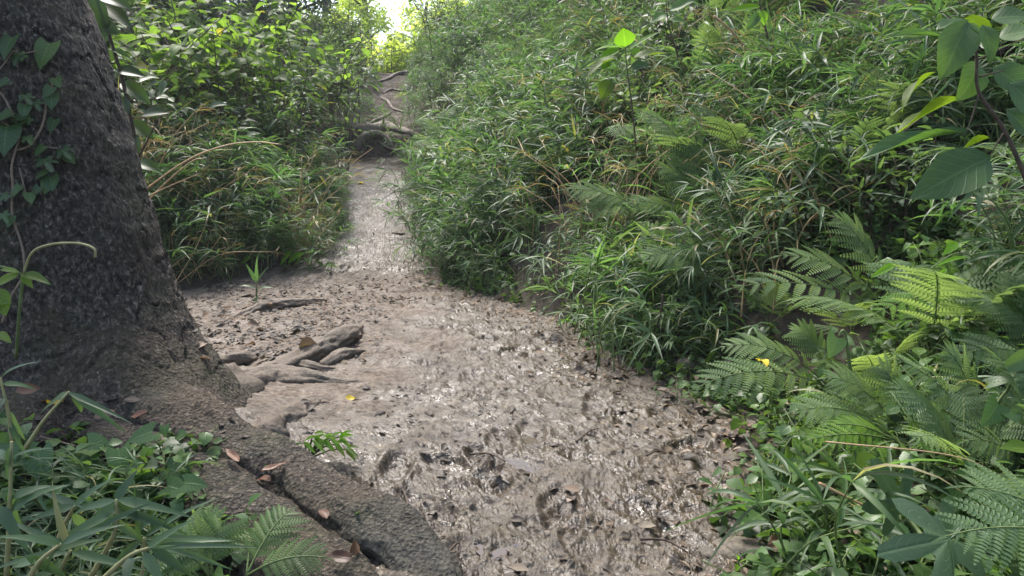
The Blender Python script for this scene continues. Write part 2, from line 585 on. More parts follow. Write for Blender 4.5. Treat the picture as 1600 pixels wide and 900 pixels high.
# ledges like torn flakes of mud
micro += terrace(fbm(wx + 8, wy * 1.3, 5.5, 3), 3) * .036
micro += terrace(fbm(wx * 1.2 - 4, wy * 1.4 + 2, 11.0, 3), 3) * .024
micro += ridged(wx * 1.1 + 2, wy * 1.3, 22, 2) * .005
fr = random.Random(3)
for k in range(95):
    fy = 1.9 * math.exp(fr.random() * math.log(9.5 / 1.9))
    a_, b_ = np.interp(fy, YL, XL), np.interp(fy, YR, XR)
    a_ = max(a_, -.8)
    fx = a_ + (b_ - a_) * fr.random()
    if fy > 8.5: fx = np.interp(fy, YL, XL) + fr.random() * 1.2
    ang = fr.gauss(.25, .5)
    ca, sa = math.cos(ang), math.sin(ang)
    sel = (np.abs(mx_ - fx) < .35) & (np.abs(my_ - fy) < .35)
    dx, dy = mx_[sel] - fx, my_[sel] - fy
    u, v = (dx * ca + dy * sa) / .075, (-dx * sa + dy * ca) / .17
    q = np.sqrt(u * u + v * v)
    dep = fr.uniform(.010, .028)
    micro[sel] += -dep * smooth(1.15, .75, q) + dep * .6 * np.exp(-((q - 1.25) / .22) ** 2)
micro = micro * rug * .82
edge = smooth(0, .09, tt)[None, :] * smooth(1, .93, tt)[None, :]
mz_ = H(mx_, my_) + micro - .16 * (1 - edge)
# height relative to blurred surroundings -> wet hollows
k = np.ones(13) / 13
bl = np.apply_along_axis(lambda r_: np.convolve(r_, k, 'same'), 1, micro)
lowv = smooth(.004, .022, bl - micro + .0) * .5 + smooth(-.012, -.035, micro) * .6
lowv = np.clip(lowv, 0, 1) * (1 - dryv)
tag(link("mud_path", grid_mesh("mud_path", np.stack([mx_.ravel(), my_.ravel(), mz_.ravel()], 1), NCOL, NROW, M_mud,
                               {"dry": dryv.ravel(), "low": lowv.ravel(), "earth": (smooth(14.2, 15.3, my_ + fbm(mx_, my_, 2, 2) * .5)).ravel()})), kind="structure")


def mud_h(x, y):
    j = int(np.clip(np.searchsorted(yy, y), 1, NROW - 1))
    t = (x - rowxl[j]) / (rowxr[j] - rowxl[j])
    if t < .02 or t > .98: return h(x, y)
    return float(mz_[j, int(t * (NCOL - 1))])


def floor_h(x, y):
    return max(h(x, y) - .05, mud_h(x, y)) if 1.4 < y < 23 else h(x, y)


# puddles in the deepest hollows
for (px, py, rr, el) in ((832, 715, .15, 1.5), (790, 855, .09, 1.3), (620, 360, .14, 1.3)):
    c = G(px, py)
    sel = (np.hypot(mx_ - c.x, my_ - c.y) < rr * 1.3)
    if sel.sum() < 5: continue
    lev = float(np.quantile(mz_[sel], .30))
    mb = MB(); n = 26
    V = [(0, 0, 0)]
    for i in range(n):
        a = i / n * 2 * math.pi
        q = rr * (1 + .28 * math.sin(3 * a + px) + .15 * math.sin(5 * a))
        V.append((q * math.cos(a), q * el * math.sin(a), 0))
    mb.add(V, [(0, i + 1, (i + 1) % n + 1) for i in range(n)])
    tag(link("puddle", mb.mesh("puddle", M_water), M=Matrix.Translation((c.x, c.y, lev))), kind="structure")


# ------------------------------------------------------------------ leaf shapes (unit length along +Y, unit width, normal +Z)
def leaf_geo(prof, n=7, m=2, droop=.5, fold=.2, lobe=0.0, twist=0.0, wave=0.0, hw=.5, asp=.6):
    """droop in radians over the length; fold lifts the edges"""
    V, UV = [], []
    y = z = 0.0
    for i in range(n + 1):
        t = i / n
        a = -droop * (t - .25)
        if i:
            y += math.cos(a) / n; z += math.sin(a) / n
        w = prof(t) * hw
        for j in range(-m, m + 1):
            s = j / m
            q = w * s
            tw = twist * t
            V.append((q * math.cos(tw), y - lobe * abs(s) ** 1.3 * (1 - t) ** 2.5, z + (abs(q) * fold + q * math.sin(tw)) * asp + wave * math.sin(t * 9 + s * 2) * abs(s)))
            UV.append((s, t, 0))
    c = 2 * m + 1
    F = []
    for i in range(n):
        for j in range(c - 1):
            F.append((i * c + j, i * c + j + 1, (i + 1) * c + j + 1, (i + 1) * c + j))
    return np.array(V), F, np.array(UV)


blade = lambda t: max(.03, (min(1, t * 4.5) ** .6) * (1 - max(0, t - .22) / .78) ** .75)
ovate = lambda t: max(.02, math.sin(math.pi * min(1, t) ** .78) ** .85)
heartp = lambda t: max(.02, (1 - t ** 1.7) * (.82 + .25 * math.sin(t * 3)) if t > 0 else .75)
obov = lambda t: max(.03, math.sin(math.pi * min(1, t) ** 1.25) ** .8)
lance = lambda t: max(.02, math.sin(math.pi * t ** .7) ** 1.1)


def polar_leaf(radf, n=44, rings=3, droop=.25, fold=.12, teeth=0):
    V, UV = [(0, 0, 0)], [(0, 0, 0)]
    for k in range(1, rings + 1):
        for i in range(n):
            a = -math.pi + 2 * math.pi * (i + .5) / n
            r = radf(a) * (k / rings)
            if k == rings and teeth: r *= 1 + teeth * (1 if i % 2 else -1)
            x, y = r * math.sin(a), r * math.cos(a)
            V.append((x, y, -droop * (x * x + y * y) + fold * abs(x) * .5 + .02 * math.sin(a * 5) * k / rings))
            UV.append((math.sin(a * 2.5) * k / rings, k / rings, 0))
    F = [(0, 1 + i, 1 + (i + 1) % n) for i in range(n)]
    for k in range(rings - 1):
        for i in range(n):
            a, b = 1 + k * n + i, 1 + k * n + (i + 1) % n
            F.append((a, a + n, b + n, b))
    return np.array(V), F, np.array(UV)


def lobes(spec, base):
    def f(a):
        r = base(a)
        for (c, w, l) in spec:
            d = abs(a - c)
            r = max(r, l * max(0, 1 - (d / w) ** 1.5) ** .7)
        return r
    return f


ivy_r = lobes(((0, .55, .62), (1.0, .5, .46), (-1.0, .5, .46), (2.0, .5, .36), (-2.0, .5, .36)), lambda a: .24 if abs(a) < 2.7 else .10)
fig_r = lobes(((0, .46, .80), (.98, .42, .68), (-.98, .42, .68), (1.95, .46, .48), (-1.95, .46, .48)), lambda a: .27 if abs(a) < 2.7 else .12)


def mk(name, geo, mat, r=0.0):
    mb = MB(); mb.add(geo[0], geo[1], geo[2], r)
    return mb.mesh(name, mat)


G_blade = [leaf_geo(blade, 5, 1, d, .5, twist=tw, asp=.09) for d, tw in ((.5, .2), (1.1, -.3), (1.7, .3), (.2, 0), (1.4, .0), (.8, .6))]
G_oval = [leaf_geo(ovate, 6, 2, d, .22, wave=.02) for d in (.3, .7, 1.1)]
L_blade = [mk("bamboo_blade", g, M_bamboo) for g in G_blade]
L_blade_c = [mk("bamboo_blade", leaf_geo(blade, 9, 1, d, .4, twist=tw, asp=.1), M_bamboo_blue) for d, tw in ((.5, .2), (.9, -.3), (1.3, .3), (.2, 0), (.7, .5))]
L_oval = [mk("oval_leaf", g, M_shrub) for g in G_oval]
M_big = leaf_mat("broad_leaf", ((.055, .12, .04), (.075, .15, .045), (.095, .175, .055)), .34, .5, .35, vein=.35, spots=.25)
L_big = [mk("broad_leaf", leaf_geo(ovate, 9, 3, d, .25, wave=.025), M_big) for d in (.35, .7)]
L_olive = [mk("broad_leaf", leaf_geo(ovate, 9, 3, d, .25, wave=.03), M_olive) for d in (.3, .7)]
L_lime = [mk("round_leaf", leaf_geo(ovate, 8, 3, d, .15), M_lime) for d in (.2, .6)]
L_heart = [mk("heart_leaf", leaf_geo(heartp, 9, 3, d, .18, lobe=.22), M_heart) for d in (.3, .6)]
L_ivy = [mk("ivy_leaf", polar_leaf(ivy_r, 44, 3, .3, .15), M_ivy), mk("ivy_leaf", leaf_geo(heartp, 8, 3, .4, .2, lobe=.18), M_ivy)]
L_darkov = [mk("dark_leaf", leaf_geo(ovate, 8, 2, d, .25), M_dark) for d in (.4, .8)]
L_dry = [mk("dead_leaf", leaf_geo(ovate, 7, 2, d, f, wave=w), M_dry) for d, f, w in ((.5, .5, .03), (-.6, .3, .05), (1.3, -.4, .04))]
L_dryd = [mk("dead_leaf", leaf_geo(ovate, 7, 2, d, f, wave=w), M_dry_dark) for d, f, w in ((.4, .3, .03), (-.5, .2, .05), (.9, -.3, .04))]
L_red = [mk("dead_leaf", leaf_geo(ovate, 8, 2, d, f, wave=.03), M_red) for d, f in ((.4, .35), (-.6, .3))]
L_yel = [mk("dead_leaf", leaf_geo(ovate, 7, 2, .6, .3, wave=.05), M_yellow)]


def leaf_obj(mesh, base, tip, width, up, parent, name="leaf", inv=None):
    base, tip = Vector(base), Vector(tip)
    d = tip - base
    L = d.length
    M = mat4(base, d, up, width, L, L)
    if inv is not None: M = inv @ M
    return link(name, mesh, parent, M)


def stem_obj(name, paths, mat, parent, inv=None, n=6):
    mb = MB()
    for pts, rad in paths:
        v, f = tube(pts, rad, n)
        if inv is not None: v = xf(v, inv)
        mb.add(v, f)
    return link(name, mb.mesh(name, mat), parent)


# ------------------------------------------------------------------ the big tree
TZ = [-.4, .0, .185, .39, .80, 1.37, 2.29, 4, 6.5]
TC = [-2.30, -2.32, -2.35, -2.39, -2.45, -2.58, -2.80, -3.2, -3.8]
TR = [.82, .71, .635, .585, .54, .540, .53, .48, .40]
TY = 3.95


def trunk_c(z): return np.interp(z, TZ, TC), TY + .03 * z, np.interp(z, TZ, TR)


def trunk_r(z, a):
    r = np.interp(z, TZ, TR)
    fl = smooth(.75, -.1, z)
    lob = .06 * np.cos(a * 3 + .6) + .05 * np.cos(a * 5 + 1.0)
    da = np.angle(np.exp(1j * (np.asarray(a) + .74)))
    db = np.angle(np.exp(1j * (np.asarray(a) - .25)))
    fl2 = smooth(.95, -.15, z) ** 1.6
    r = r + fl2 * (.60 * np.exp(-(da / .46) ** 2) + .16 * np.exp(-(db / .4) ** 2))
    return r * (1 + fl * lob * .8 + .02 * np.cos(a * 4 + z * 1.2) + .018 * np.sin(a * 7 - z))


def trunk_hit(px, py, off=.0):
    d = ray(px, py)
    for t in np.linspace(2.2, 5.5, 900):
        p = Vector((0, 0, CAM_Z)) + d * t
        cx, cy, _ = trunk_c(p.z)
        a = math.atan2(p.y - cy, p.x - cx)
        if math.hypot(p.x - cx, p.y - cy) < trunk_r(p.z, a) + off:
            return p
    return P(px, py, TY - .1)


nz_, na_ = 330, 300
zz = np.linspace(-.4, 6.5, nz_) if False else np.concatenate([np.linspace(-.4, 2.6, 290), np.linspace(2.65, 6.5, 40)])
aa = np.linspace(0, 2 * np.pi, na_)
ta, tz = np.meshgrid(aa, zz)
tr = trunk_r(tz, ta)
cx, cy, _ = trunk_c(tz)
pa, pz = np.cos(ta) * 3 + 50, tz
# noise on a cylinder: sample two planes
def cyl(f, o):
    return .5 * (fbm(np.cos(ta) * .65 + tz * .2, tz * .7, f, o) + fbm(np.sin(ta) * .65 + 4 - tz * .2, tz * .7, f, o))
disp = cyl(2.5, 3) * .028 + cyl(14, 3) * .016
crack = cyl(5.5, 2)
disp -= .022 * np.exp(-(crack / .03) ** 2) * smooth(-.1, .2, cyl(2.0, 2) + .05)
tr = tr + disp
tag_tree = thing("old_tree", (-2.3, TY, h(-2.3, TY)), "massive dark rough-barked tree leaning left beside the mud, its roots spreading over the ground", "tree")
INV = Matrix.Translation(-Vector(tag_tree.location))
tv = np.stack([(cx + tr * np.cos(ta)).ravel(), (cy + tr * np.sin(ta)).ravel(), tz.ravel()], 1)
link("trunk", grid_mesh("trunk", xf(tv, INV), na_, nz_, M_bark), tag_tree)


def root_mesh(name, pts, mat, n_len=70, n_ring=40, squash=.8, amp=.10, seed=0):
    """pts: (x, y, z, r)"""
    s = spline(pts, n_len)
    V = []
    for i in range(n_len):
        t = s[min(i + 1, n_len - 1), :3] - s[max(i - 1, 0), :3]
        sd_, d, nn = frame(Vector(t), Vector((0, 0, 1)))
        r = max(.004, s[i, 3]) * min(1, (i / 3) ** .5, ((n_len - 1 - i) / 3) ** .5) + .0005
        for k in range(n_ring):
            a = 2 * math.pi * k / (n_ring - 1)
            V.append(np.array(s[i, :3]) + np.array(sd_) * math.cos(a) * r + np.array(nn) * math.sin(a) * r * squash)
    V = np.array(V)
    ii = np.repeat(np.arange(n_len), n_ring); kk = np.tile(np.arange(n_ring), n_len)
    an = 2 * np.pi * kk / (n_ring - 1)
    Lc = np.cumsum(np.concatenate([[0], np.linalg.norm(np.diff(s[:, :3], axis=0), axis=1)]))[ii]
    rr = s[ii, 3]
    nse = .5 * (fbm(np.cos(an) * .9 + seed, Lc * 2.2 + seed, 1.3, 4) + fbm(np.sin(an) * .9 - seed, Lc * 2.2 - seed, 1.3, 4))
    nse += .22 * fbm(np.cos(an) * 1.2 + seed, Lc * 7.0 + np.sin(an), 2.2, 3)
    nse += .35 * fbm(np.cos(an) * 1.1 + np.sin(an) * .7 + seed, Lc * 1.0, 5, 2)
    c = np.repeat(s[:, :3], n_ring, 0)
    V = c + (V - c) * (1 + amp * 2.2 * nse[:, None])
    return V, n_ring, n_len


def root(name, pts, mat, parent, inv=None, mud=None, **kw):
    V, a, b = root_mesh(name, pts, mat, **kw)
    if inv is not None: V = xf(V, inv)
    at = {"mud": np.repeat(smooth(mud[0], mud[1], np.linspace(0, 1, b)), a)} if mud else None
    return link(name, grid_mesh(name, V, a, b, mat, at), parent)


def rp(px, py, z, r):
    p = PZ(px, py, z)
    return (p.x, p.y, p.z - r * .3, r)


# front roots run from the flare to the lower edge of the picture
root("root", [(-2.2, 3.85, .34, .18), (-1.9, 3.58, .25, .21), rp(335, 680, .18, .205), rp(395, 715, .12, .18), rp(462, 742, .09, .165), rp(512, 780, .06, .135), rp(575, 808, .05, .155), rp(640, 856, .01, .135), rp(690, 925, -.04, .09), rp(705, 1000, -.12, .05)],
     M_bark, tag_tree, INV, mud=(.58, .82), seed=1, amp=.12, squash=.8, n_len=130, n_ring=64)
root("root", [rp(390, 720, .02, .05), rp(430, 715, .10, .06), rp(500, 745, .10, .05), rp(555, 780, .06, .04), rp(590, 800, -.03, .025)], M_bark, tag_tree, INV, mud=(.2, .8), seed=8, amp=.2, squash=.8)
root("root", [(-2.15, 3.6, .16, .30), (-1.8, 3.2, .10, .25), rp(345, 775, .06, .20), rp(455, 842, .03, .17), rp(535, 915, .0, .13), rp(560, 1010, -.08, .07)], M_bark, tag_tree, INV, seed=5, amp=.13, squash=.72)
root("root", [(-2.4, 3.5, .22, .30), (-2.1, 2.95, .13, .22), rp(120, 740, .08, .17), rp(60, 840, .05, .12)], M_bark, tag_tree, INV, seed=9, amp=.13, squash=.7)
root("root", [(-2.0, 4.0, .16, .26), (-1.75, 4.2, .10, .19), rp(360, 600, .06, .16), rp(430, 585, .05, .12), rp(490, 592, .04, .065), rp(550, 597, .02, .045), rp(610, 592, -.01, .03), rp(660, 590, -.06, .02)], M_root, tag_tree, INV, seed=13, amp=.22)
root("root", [rp(395, 585, .06, .07), rp(450, 568, .05, .06), rp(500, 575, .03, .045), rp(545, 580, -.03, .03)], M_root, tag_tree, INV, seed=15, amp=.22)
root("root", [rp(395, 690, .06, .14), rp(430, 660, .06, .12), rp(470, 640, .05, .08), rp(497, 628, .02, .055), rp(515, 615, -.06, .03)], M_root, tag_tree, INV, seed=17, amp=.22)
root("root", [rp(350, 612, .04, .09), rp(415, 580, .06, .09), rp(475, 552, .08, .09), rp(510, 535, .08, .10), rp(535, 522, .10, .095), rp(555, 515, .03, .07), rp(570, 512, -.08, .04)], M_root, tag_tree, INV, seed=21, amp=.2)
root("root", [rp(500, 572, .0, .05), rp(530, 553, .05, .06), rp(558, 548, .02, .04), rp(575, 548, -.05, .02)], M_root, tag_tree, INV, seed=22, amp=.15)
root("root", [rp(360, 500, -.03, .05), rp(400, 482, .01, .07), rp(440, 474, .02, .065), rp(480, 470, .0, .05), rp(520, 470, -.05, .03)], M_root, tag_tree, INV, seed=25, amp=.22)
root("root", [rp(345, 565, .0, .04), rp(365, 556, .06, .07), rp(385, 556, .04, .055), rp(402, 560, -.05, .03)], M_root, tag_tree, INV, seed=27, amp=.15)
# limbs and crown above the frame
limbs = []
for (dx, dy, dz, r) in ((-1.8, .8, 2.6, .22), (1.6, -.6, 2.8, .22), (-.4, 2.2, 2.6, .2), (.3, -2.0, 2.4, .2)):
    b = Vector((-3.75, TY + .19, 6.3))
    limbs.append([b, b + Vector((dx * .4, dy * .4, dz * .5)), b + Vector((dx, dy, dz))])
    v, f = tube(spline(limbs[-1], 8), np.linspace(r, .06, 8), 9)
    mb = MB(); mb.add(xf(v, INV), f); link("limb", mb.mesh("limb", M_bark), tag_tree)


def leaf_cloud(clumps, per, size, rnd, mat, name, flat=.5, geo=None):
    """many small folded leaves in loose clumps: clumps = [(centre, radius)]"""
    pts, dirs, sz = [], [], []
    for c, r in clumps:
        for _ in range(per):
            while True:
                q = Vector((rnd.uniform(-1, 1), rnd.uniform(-1, 1), rnd.uniform(-1, 1)))
                if .15 < q.length < 1: break
            q *= rnd.random() ** .25 if rnd.random() < .7 else 1
            pts.append((c[0] + q.x * r, c[1] + q.y * r, c[2] + q.z * r * .75))
            dirs.append((q.x + rnd.gauss(0, .6), q.y + rnd.gauss(0, .6), rnd.gauss(-.15, .45)))
            sz.append(size * rnd.uniform(.6, 1.3))
    pts, dirs, sz = np.array(pts), np.array(dirs), np.array(sz)
    dirs /= np.linalg.norm(dirs, axis=1)[:, None]
    up = np.random.default_rng(rnd.randint(0, 9999)).normal(0, flat, pts.shape) + np.array([0, 0, 1.0])
    s = np.cross(dirs, up); s /= np.linalg.norm(s, axis=1)[:, None] + 1e-9
    n = np.cross(s, dirs)
    z = sz[:, None]
    a, b = pts, pts + dirs * z
    m = pts + dirs * z * .45 - n * z * .05
    l_, r_ = m + s * z * .27 + n * z * .10, m - s * z * .27 + n * z * .10
    V = np.stack([a, l_, b, r_, m], 1).reshape(-1, 3)
    N = len(pts)
    o = np.arange(N) * 5
    F = np.stack([np.stack([o, o + 4, o + 1], 1), np.stack([o + 1, o + 4, o + 2], 1), np.stack([o + 2, o + 4, o + 3], 1), np.stack([o + 3, o + 4, o], 1)], 1).reshape(-1, 3)
    me = bpy.data.meshes.new(name)
    me.vertices.add(len(V)); me.vertices.foreach_set("co", V.astype(np.float32).ravel())
    me.loops.add(F.size); me.loops.foreach_set("vertex_index", F.astype(np.int32).ravel())
    me.polygons.add(len(F))
    me.polygons.foreach_set("loop_start", np.arange(0, F.size, 3, dtype=np.int32))
    me.polygons.foreach_set("loop_total", np.full(len(F), 3, np.int32))
    me.update(calc_edges=True)
    at = me.attributes.new("rnd", 'FLOAT', 'POINT')
    at.data.foreach_set("value", np.repeat(np.random.default_rng(4).random(N), 5).astype(np.float32))
    me.materials.append(mat)
    return me


rr_ = random.Random(21)
cl = []
for L_ in limbs:
    for k_ in range(7):
        p = L_[2] + Vector((rr_.uniform(-1.5, 1.5), rr_.uniform(-1.5, 1.5), rr_.uniform(-.9, 1.0)))
        cl.append((p - Vector(tag_tree.location), rr_.uniform(.6, 1.0)))
tag(link("crown", leaf_cloud(cl[::2], 200, .24, rr_, M_dark, "crown"), tag_tree), kind="stuff")

from mathutils.bvhtree import BVHTree
_bv, _bf, _n = [], [], 0
for o_ in [q for q in tag_tree.children if q.name.split(".")[0] in ("trunk", "root")] + [bpy.data.objects["ground"], bpy.data.objects["mud_path"]]:
    m_ = o_.data
    co = np.empty(len(m_.vertices) * 3); m_.vertices.foreach_get("co", co)
    co = co.reshape(-1, 3) + (np.array(tag_tree.location) if o_.parent else 0)
    fi_ = np.empty(len(m_.loops), np.int32); m_.loops.foreach_get("vertex_index", fi_)
    _bv.append(co); _bf.append(fi_.reshape(-1, 4) + _n); _n += len(co)
BVH = BVHTree.FromPolygons(np.concatenate(_bv).tolist(), np.concatenate(_bf).tolist())


def surf(px, py, off=0.0):
    """first solid surface (bark, root, soil, mud) seen at a photo pixel, lifted off by off metres"""
    p, n, _, _ = BVH.ray_cast(Vector((0, 0, CAM_Z)), ray(px, py).normalized())
    if p is None: return G(px, py)
    if n.dot(ray(px, py)) > 0: n = -n
    return p + n * off


# ------------------------------------------------------------------ ivy on the trunk
ivy = thing("ivy_vine", trunk_hit(20, 400), "green ivy with tan stems climbing the trunk bark at the photo's left edge", "ivy")
II = Matrix.Translation(-Vector(ivy.location))
spx = [[(3, 505), (15, 468), (36, 430), (37, 398), (30, 370), (19, 335), (20, 290), (18, 262), (24, 235), (30, 210), (20, 180), (8, 155), (-4, 140)],
       [(24, 235), (45, 228), (62, 205), (70, 180), (72, 160), (80, 140), (83, 122)], [(-4, 112), (10, 95), (20, 80), (30, 84), (58, 80)],
       [(20, 200), (2, 190)], [(30, 262), (40, 300), (46, 308)], [(60, 228), (90, 232)], [(28, 180), (45, 158)], [(10, 240), (2, 220), (-5, 200)]]
paths = []
for q in spx:
    pp = [trunk_hit(a, b, .025) for a, b in q]
    paths.append((spline(pp, 5 * len(q)), .0055 if len(q) > 6 else .0035))
stem_obj("stem", paths, M_vine, ivy, II)
for (a, b, r) in ((70, 83, 17), (36, 86, 12), (12, 72, 15), (28, 88, 11), (89, 128, 8), (75, 143, 8), (80, 157, 10), (40, 150, 13), (55, 160, 12),
                  (38, 172, 9), (28, 185, 9), (45, 185, 11), (82, 195, 9), (5, 182, 11), (4, 130, 8), (8, 215, 19), (43, 215, 11), (98, 235, 16), (70, 250, 18),
                  (110, 248, 8), (66, 272, 8), (80, 285, 10), (73, 291, 9), (47, 308, 8), (10, 305, 12), (5, 335, 12), (25, 298, 9), (15, 345, 7), (57, 298, 7), (62, 235, 8)):
    p = trunk_hit(a, b, .05)
    r_m = r / FPX * p.y * 1.25
    an = rr_.uniform(-1.1, 1.1)
    d = Vector((math.sin(an), -.55, -math.cos(an)))
    mesh = L_ivy[0] if r > 10 and rr_.random() < .6 else L_ivy[1]
    L_ = r_m * (2.1 if mesh is L_ivy[1] else 1.9)
    up = Vector((rr_.uniform(-.3, .5), -.75, rr_.uniform(.5, 1.3)))
    if mesh is L_ivy[0]:
        link("leaf", mesh, ivy, II @ mat4(p, d, up, L_, L_, L_))
    else:
        b0 = p - d.normalized() * L_ * .4
        leaf_obj(mesh, b0, b0 + d.normalized() * L_, L_ * .95, up, ivy, inv=II)

# seedling with a curling tendril in front of the trunk
sl = thing("tendril_vine", P(15, 470, 2.9), "young vine with a long curling pale green tendril in front of the trunk", "vine")
IS = Matrix.Translation(-Vector(sl.location))
stem_obj("stem", [(spline([P(25, 560, 2.95), P(30, 490, 2.9), P(36, 430, 2.9)], 10), .006), (spline([P(36, 430, 2.9), P(10, 418, 2.9), P(-20, 415, 2.9)], 6), .005)], M_stem, sl, IS)
stem_obj("tendril", [(spline([P(36, 430, 2.9), P(50, 395, 2.88), P(80, 382, 2.86), P(120, 380, 2.84), P(146, 388, 2.83), P(149, 402, 2.83)], 26), .005)], M_tan, sl, IS)
for (b, t_, w) in (((32, 428), (78, 440), 14), ((30, 428), (-10, 445), 18), ((34, 430), (50, 448), 10), ((30, 425), (0, 420), 12), ((-8, 450), (8, 492), 26), ((-6, 520), (16, 533), 12), ((-12, 480), (10, 470), 14)):
    leaf_obj(L_oval[0], P(*b, 2.9), P(*t_, 2.85), w / FPX * 2.9 * 1.3, (rr_.uniform(-.3, .3), -.6, 1), sl, inv=IS)

# ------------------------------------------------------------------ plants made of stems and separate leaves
class Plant:
    def __init__(s): s.stems, s.leaves = [], []

    def spawn(s, root, stem_mat, meshes, stem_name="stem", leaf_name="leaf", joined=True):
        if s.stems:
            if joined:
                stem_obj(stem_name, s.stems, stem_mat, root, n=5)
            else:
                for q in s.stems: stem_obj(stem_name, [q], stem_mat, root, n=5)
        for M, i in s.leaves:
            link(leaf_name, meshes[i % len(meshes)], root, M)

    def mesh(s, name, mats, geos, rnd, stem_slot=1):
        mb = MB()
        nf = 0
        for M, i in s.leaves:
            g = geos[i % len(geos)]
            mb.add(xf(g[0], M), g[1], g[2], rnd.random())
        nf = len(mb.f)
        for pts, rad in s.stems:
            v, f = tube(pts, rad, 4)
            mb.add(v, f, None, .2)
        m = mb.mesh(name, mats)
        if len(mats) > 1:
            idx = np.zeros(len(m.polygons), np.int32); idx[nf:] = stem_slot
            m.polygons.foreach_set("material_index", idx)
        return m


def bamboo_plant(rnd, stems=4, hgt=.6, spread=.14, L=.30, W=.030, nleaf=8, lean=.5, fan=5, az=None):
    p = Plant()
    for _ in range(stems):
        a = rnd.uniform(0, 6.28) if az is None else rnd.gauss(az, .7)
        b = Vector((rnd.gauss(0, spread), rnd.gauss(0, spread), -.03))
        hh = hgt * rnd.uniform(.6, 1.15)
        ln = lean * rnd.uniform(.3, 1.3)
        out = Vector((math.cos(a), math.sin(a), 0))
        top = b + out * hh * ln + Vector((0, 0, hh))
        mid = b + out * hh * ln * .3 + Vector((0, 0, hh * .6))
        sp = spline([b, mid, top], 9)
        p.stems.append((sp, np.linspace(.006, .0025, 9) * (hgt / .6) ** .5))
        for k in range(nleaf):
            t = .35 + .65 * k / max(1, nleaf - 1)
            c = sp[min(8, int(t * 8))]
            la = a + (1.2 if k % 2 else -1.2) + rnd.gauss(0, .7)
            el = rnd.uniform(.05, .75)
            d = Vector((math.cos(la) * math.cos(el), math.sin(la) * math.cos(el), math.sin(el)))
            l_ = L * rnd.uniform(.65, 1.2)
            p.leaves.append((mat4(c, d, (rnd.gauss(0, .3), rnd.gauss(0, .3), 1), W * rnd.uniform(.8, 1.25), l_, l_), rnd.randrange(6)))
        for k in range(fan):
            la = a + rnd.uniform(-1.5, 1.5)
            el = rnd.uniform(-.3, .7)
            d = Vector((math.cos(la) * math.cos(el), math.sin(la) * math.cos(el), math.sin(el)))
            l_ = L * rnd.uniform(.7, 1.2)
            p.leaves.append((mat4(top, d, (rnd.gauss(0, .3), rnd.gauss(0, .3), 1), W * rnd.uniform(.8, 1.25), l_, l_), rnd.randrange(6)))
    return p


def scatter(name, pts, rots, scs, idx, variants, label, cat):
    m = bpy.data.meshes.new(name)
    m.vertices.add(len(pts)); m.vertices.foreach_set("co", np.asarray(pts, np.float32).ravel())
    a = m.attributes.new("rot", 'FLOAT_VECTOR', 'POINT'); a.data.foreach_set("vector", np.asarray(rots, np.float32).ravel())
    a = m.attributes.new("scl", 'FLOAT', 'POINT'); a.data.foreach_set("value", np.asarray(scs, np.float32))
    a = m.attributes.new("vi", 'INT', 'POINT'); a.data.foreach_set("value", np.asarray(idx, np.int32))
    o = link(name, m)
    g = bpy.data.node_groups.new(name, 'GeometryNodeTree')
    g.interface.new_socket("Geometry", in_out='INPUT', socket_type='NodeSocketGeometry')
    g.interface.new_socket("Geometry", in_out='OUTPUT', socket_type='NodeSocketGeometry')
    gi, go = g.nodes.new("NodeGroupInput"), g.nodes.new("NodeGroupOutput")
    jn = g.nodes.new("GeometryNodeJoinGeometry")
    for me in variants:
        vo = bpy.data.objects.new(name + "_source", me)
        oi = g.nodes.new("GeometryNodeObjectInfo"); oi.inputs["Object"].default_value = vo
        oi.inputs["As Instance"].default_value = True
        g.links.new(oi.outputs["Geometry"], jn.inputs[0])
    ip = g.nodes.new("GeometryNodeInstanceOnPoints")
    ip.inputs["Pick Instance"].default_value = True

    def na(nm, typ):
        x = g.nodes.new("GeometryNodeInputNamedAttribute"); x.data_type = typ; x.inputs[0].default_value = nm
        return x.outputs[0]
    e2r = g.nodes.new("FunctionNodeEulerToRotation")
    g.links.new(na("rot", 'FLOAT_VECTOR'), e2r.inputs[0])
    g.links.new(gi.outputs[0], ip.inputs["Points"])
    g.links.new(jn.outputs[0], ip.inputs["Instance"])
    g.links.new(na("vi", 'INT'), ip.inputs["Instance Index"])
    g.links.new(e2r.outputs[0], ip.inputs["Rotation"])
    g.links.new(na("scl", 'FLOAT'), ip.inputs["Scale"])
    g.links.new(ip.outputs[0], go.inputs[0])
    md = o.modifiers.new("scatter", 'NODES'); md.node_group = g
    return tag(o, label, cat, kind="stuff")


vr = random.Random(99)
# source tufts
T_bamboo = [bamboo_plant(vr, 4, vr.uniform(.5, .75), .13, vr.uniform(.24, .34), vr.uniform(.018, .030), 7, vr.uniform(.35, .8)).mesh("tuft", [M_bamboo, M_stem], G_blade, vr) for _ in range(6)]
T_bamboo_cool = [bamboo_plant(vr, 4, .55, .13, .32, .026, 7, .6).mesh("tuft", [M_bamboo_blue, M_stem], G_blade, vr) for _ in range(3)]
T_fine = [bamboo_plant(vr, 7, .55, .16, .20, .015, 7, .45, 4).mesh("tuft", [M_bamboo, M_stem], G_blade, vr) for _ in range(4)]
T_straw = [bamboo_plant(vr, 7, .8, .16, .24, .010, 2, .7, 2).mesh("tuft", [M_straw, M_culm], G_blade, vr) for _ in range(3)]


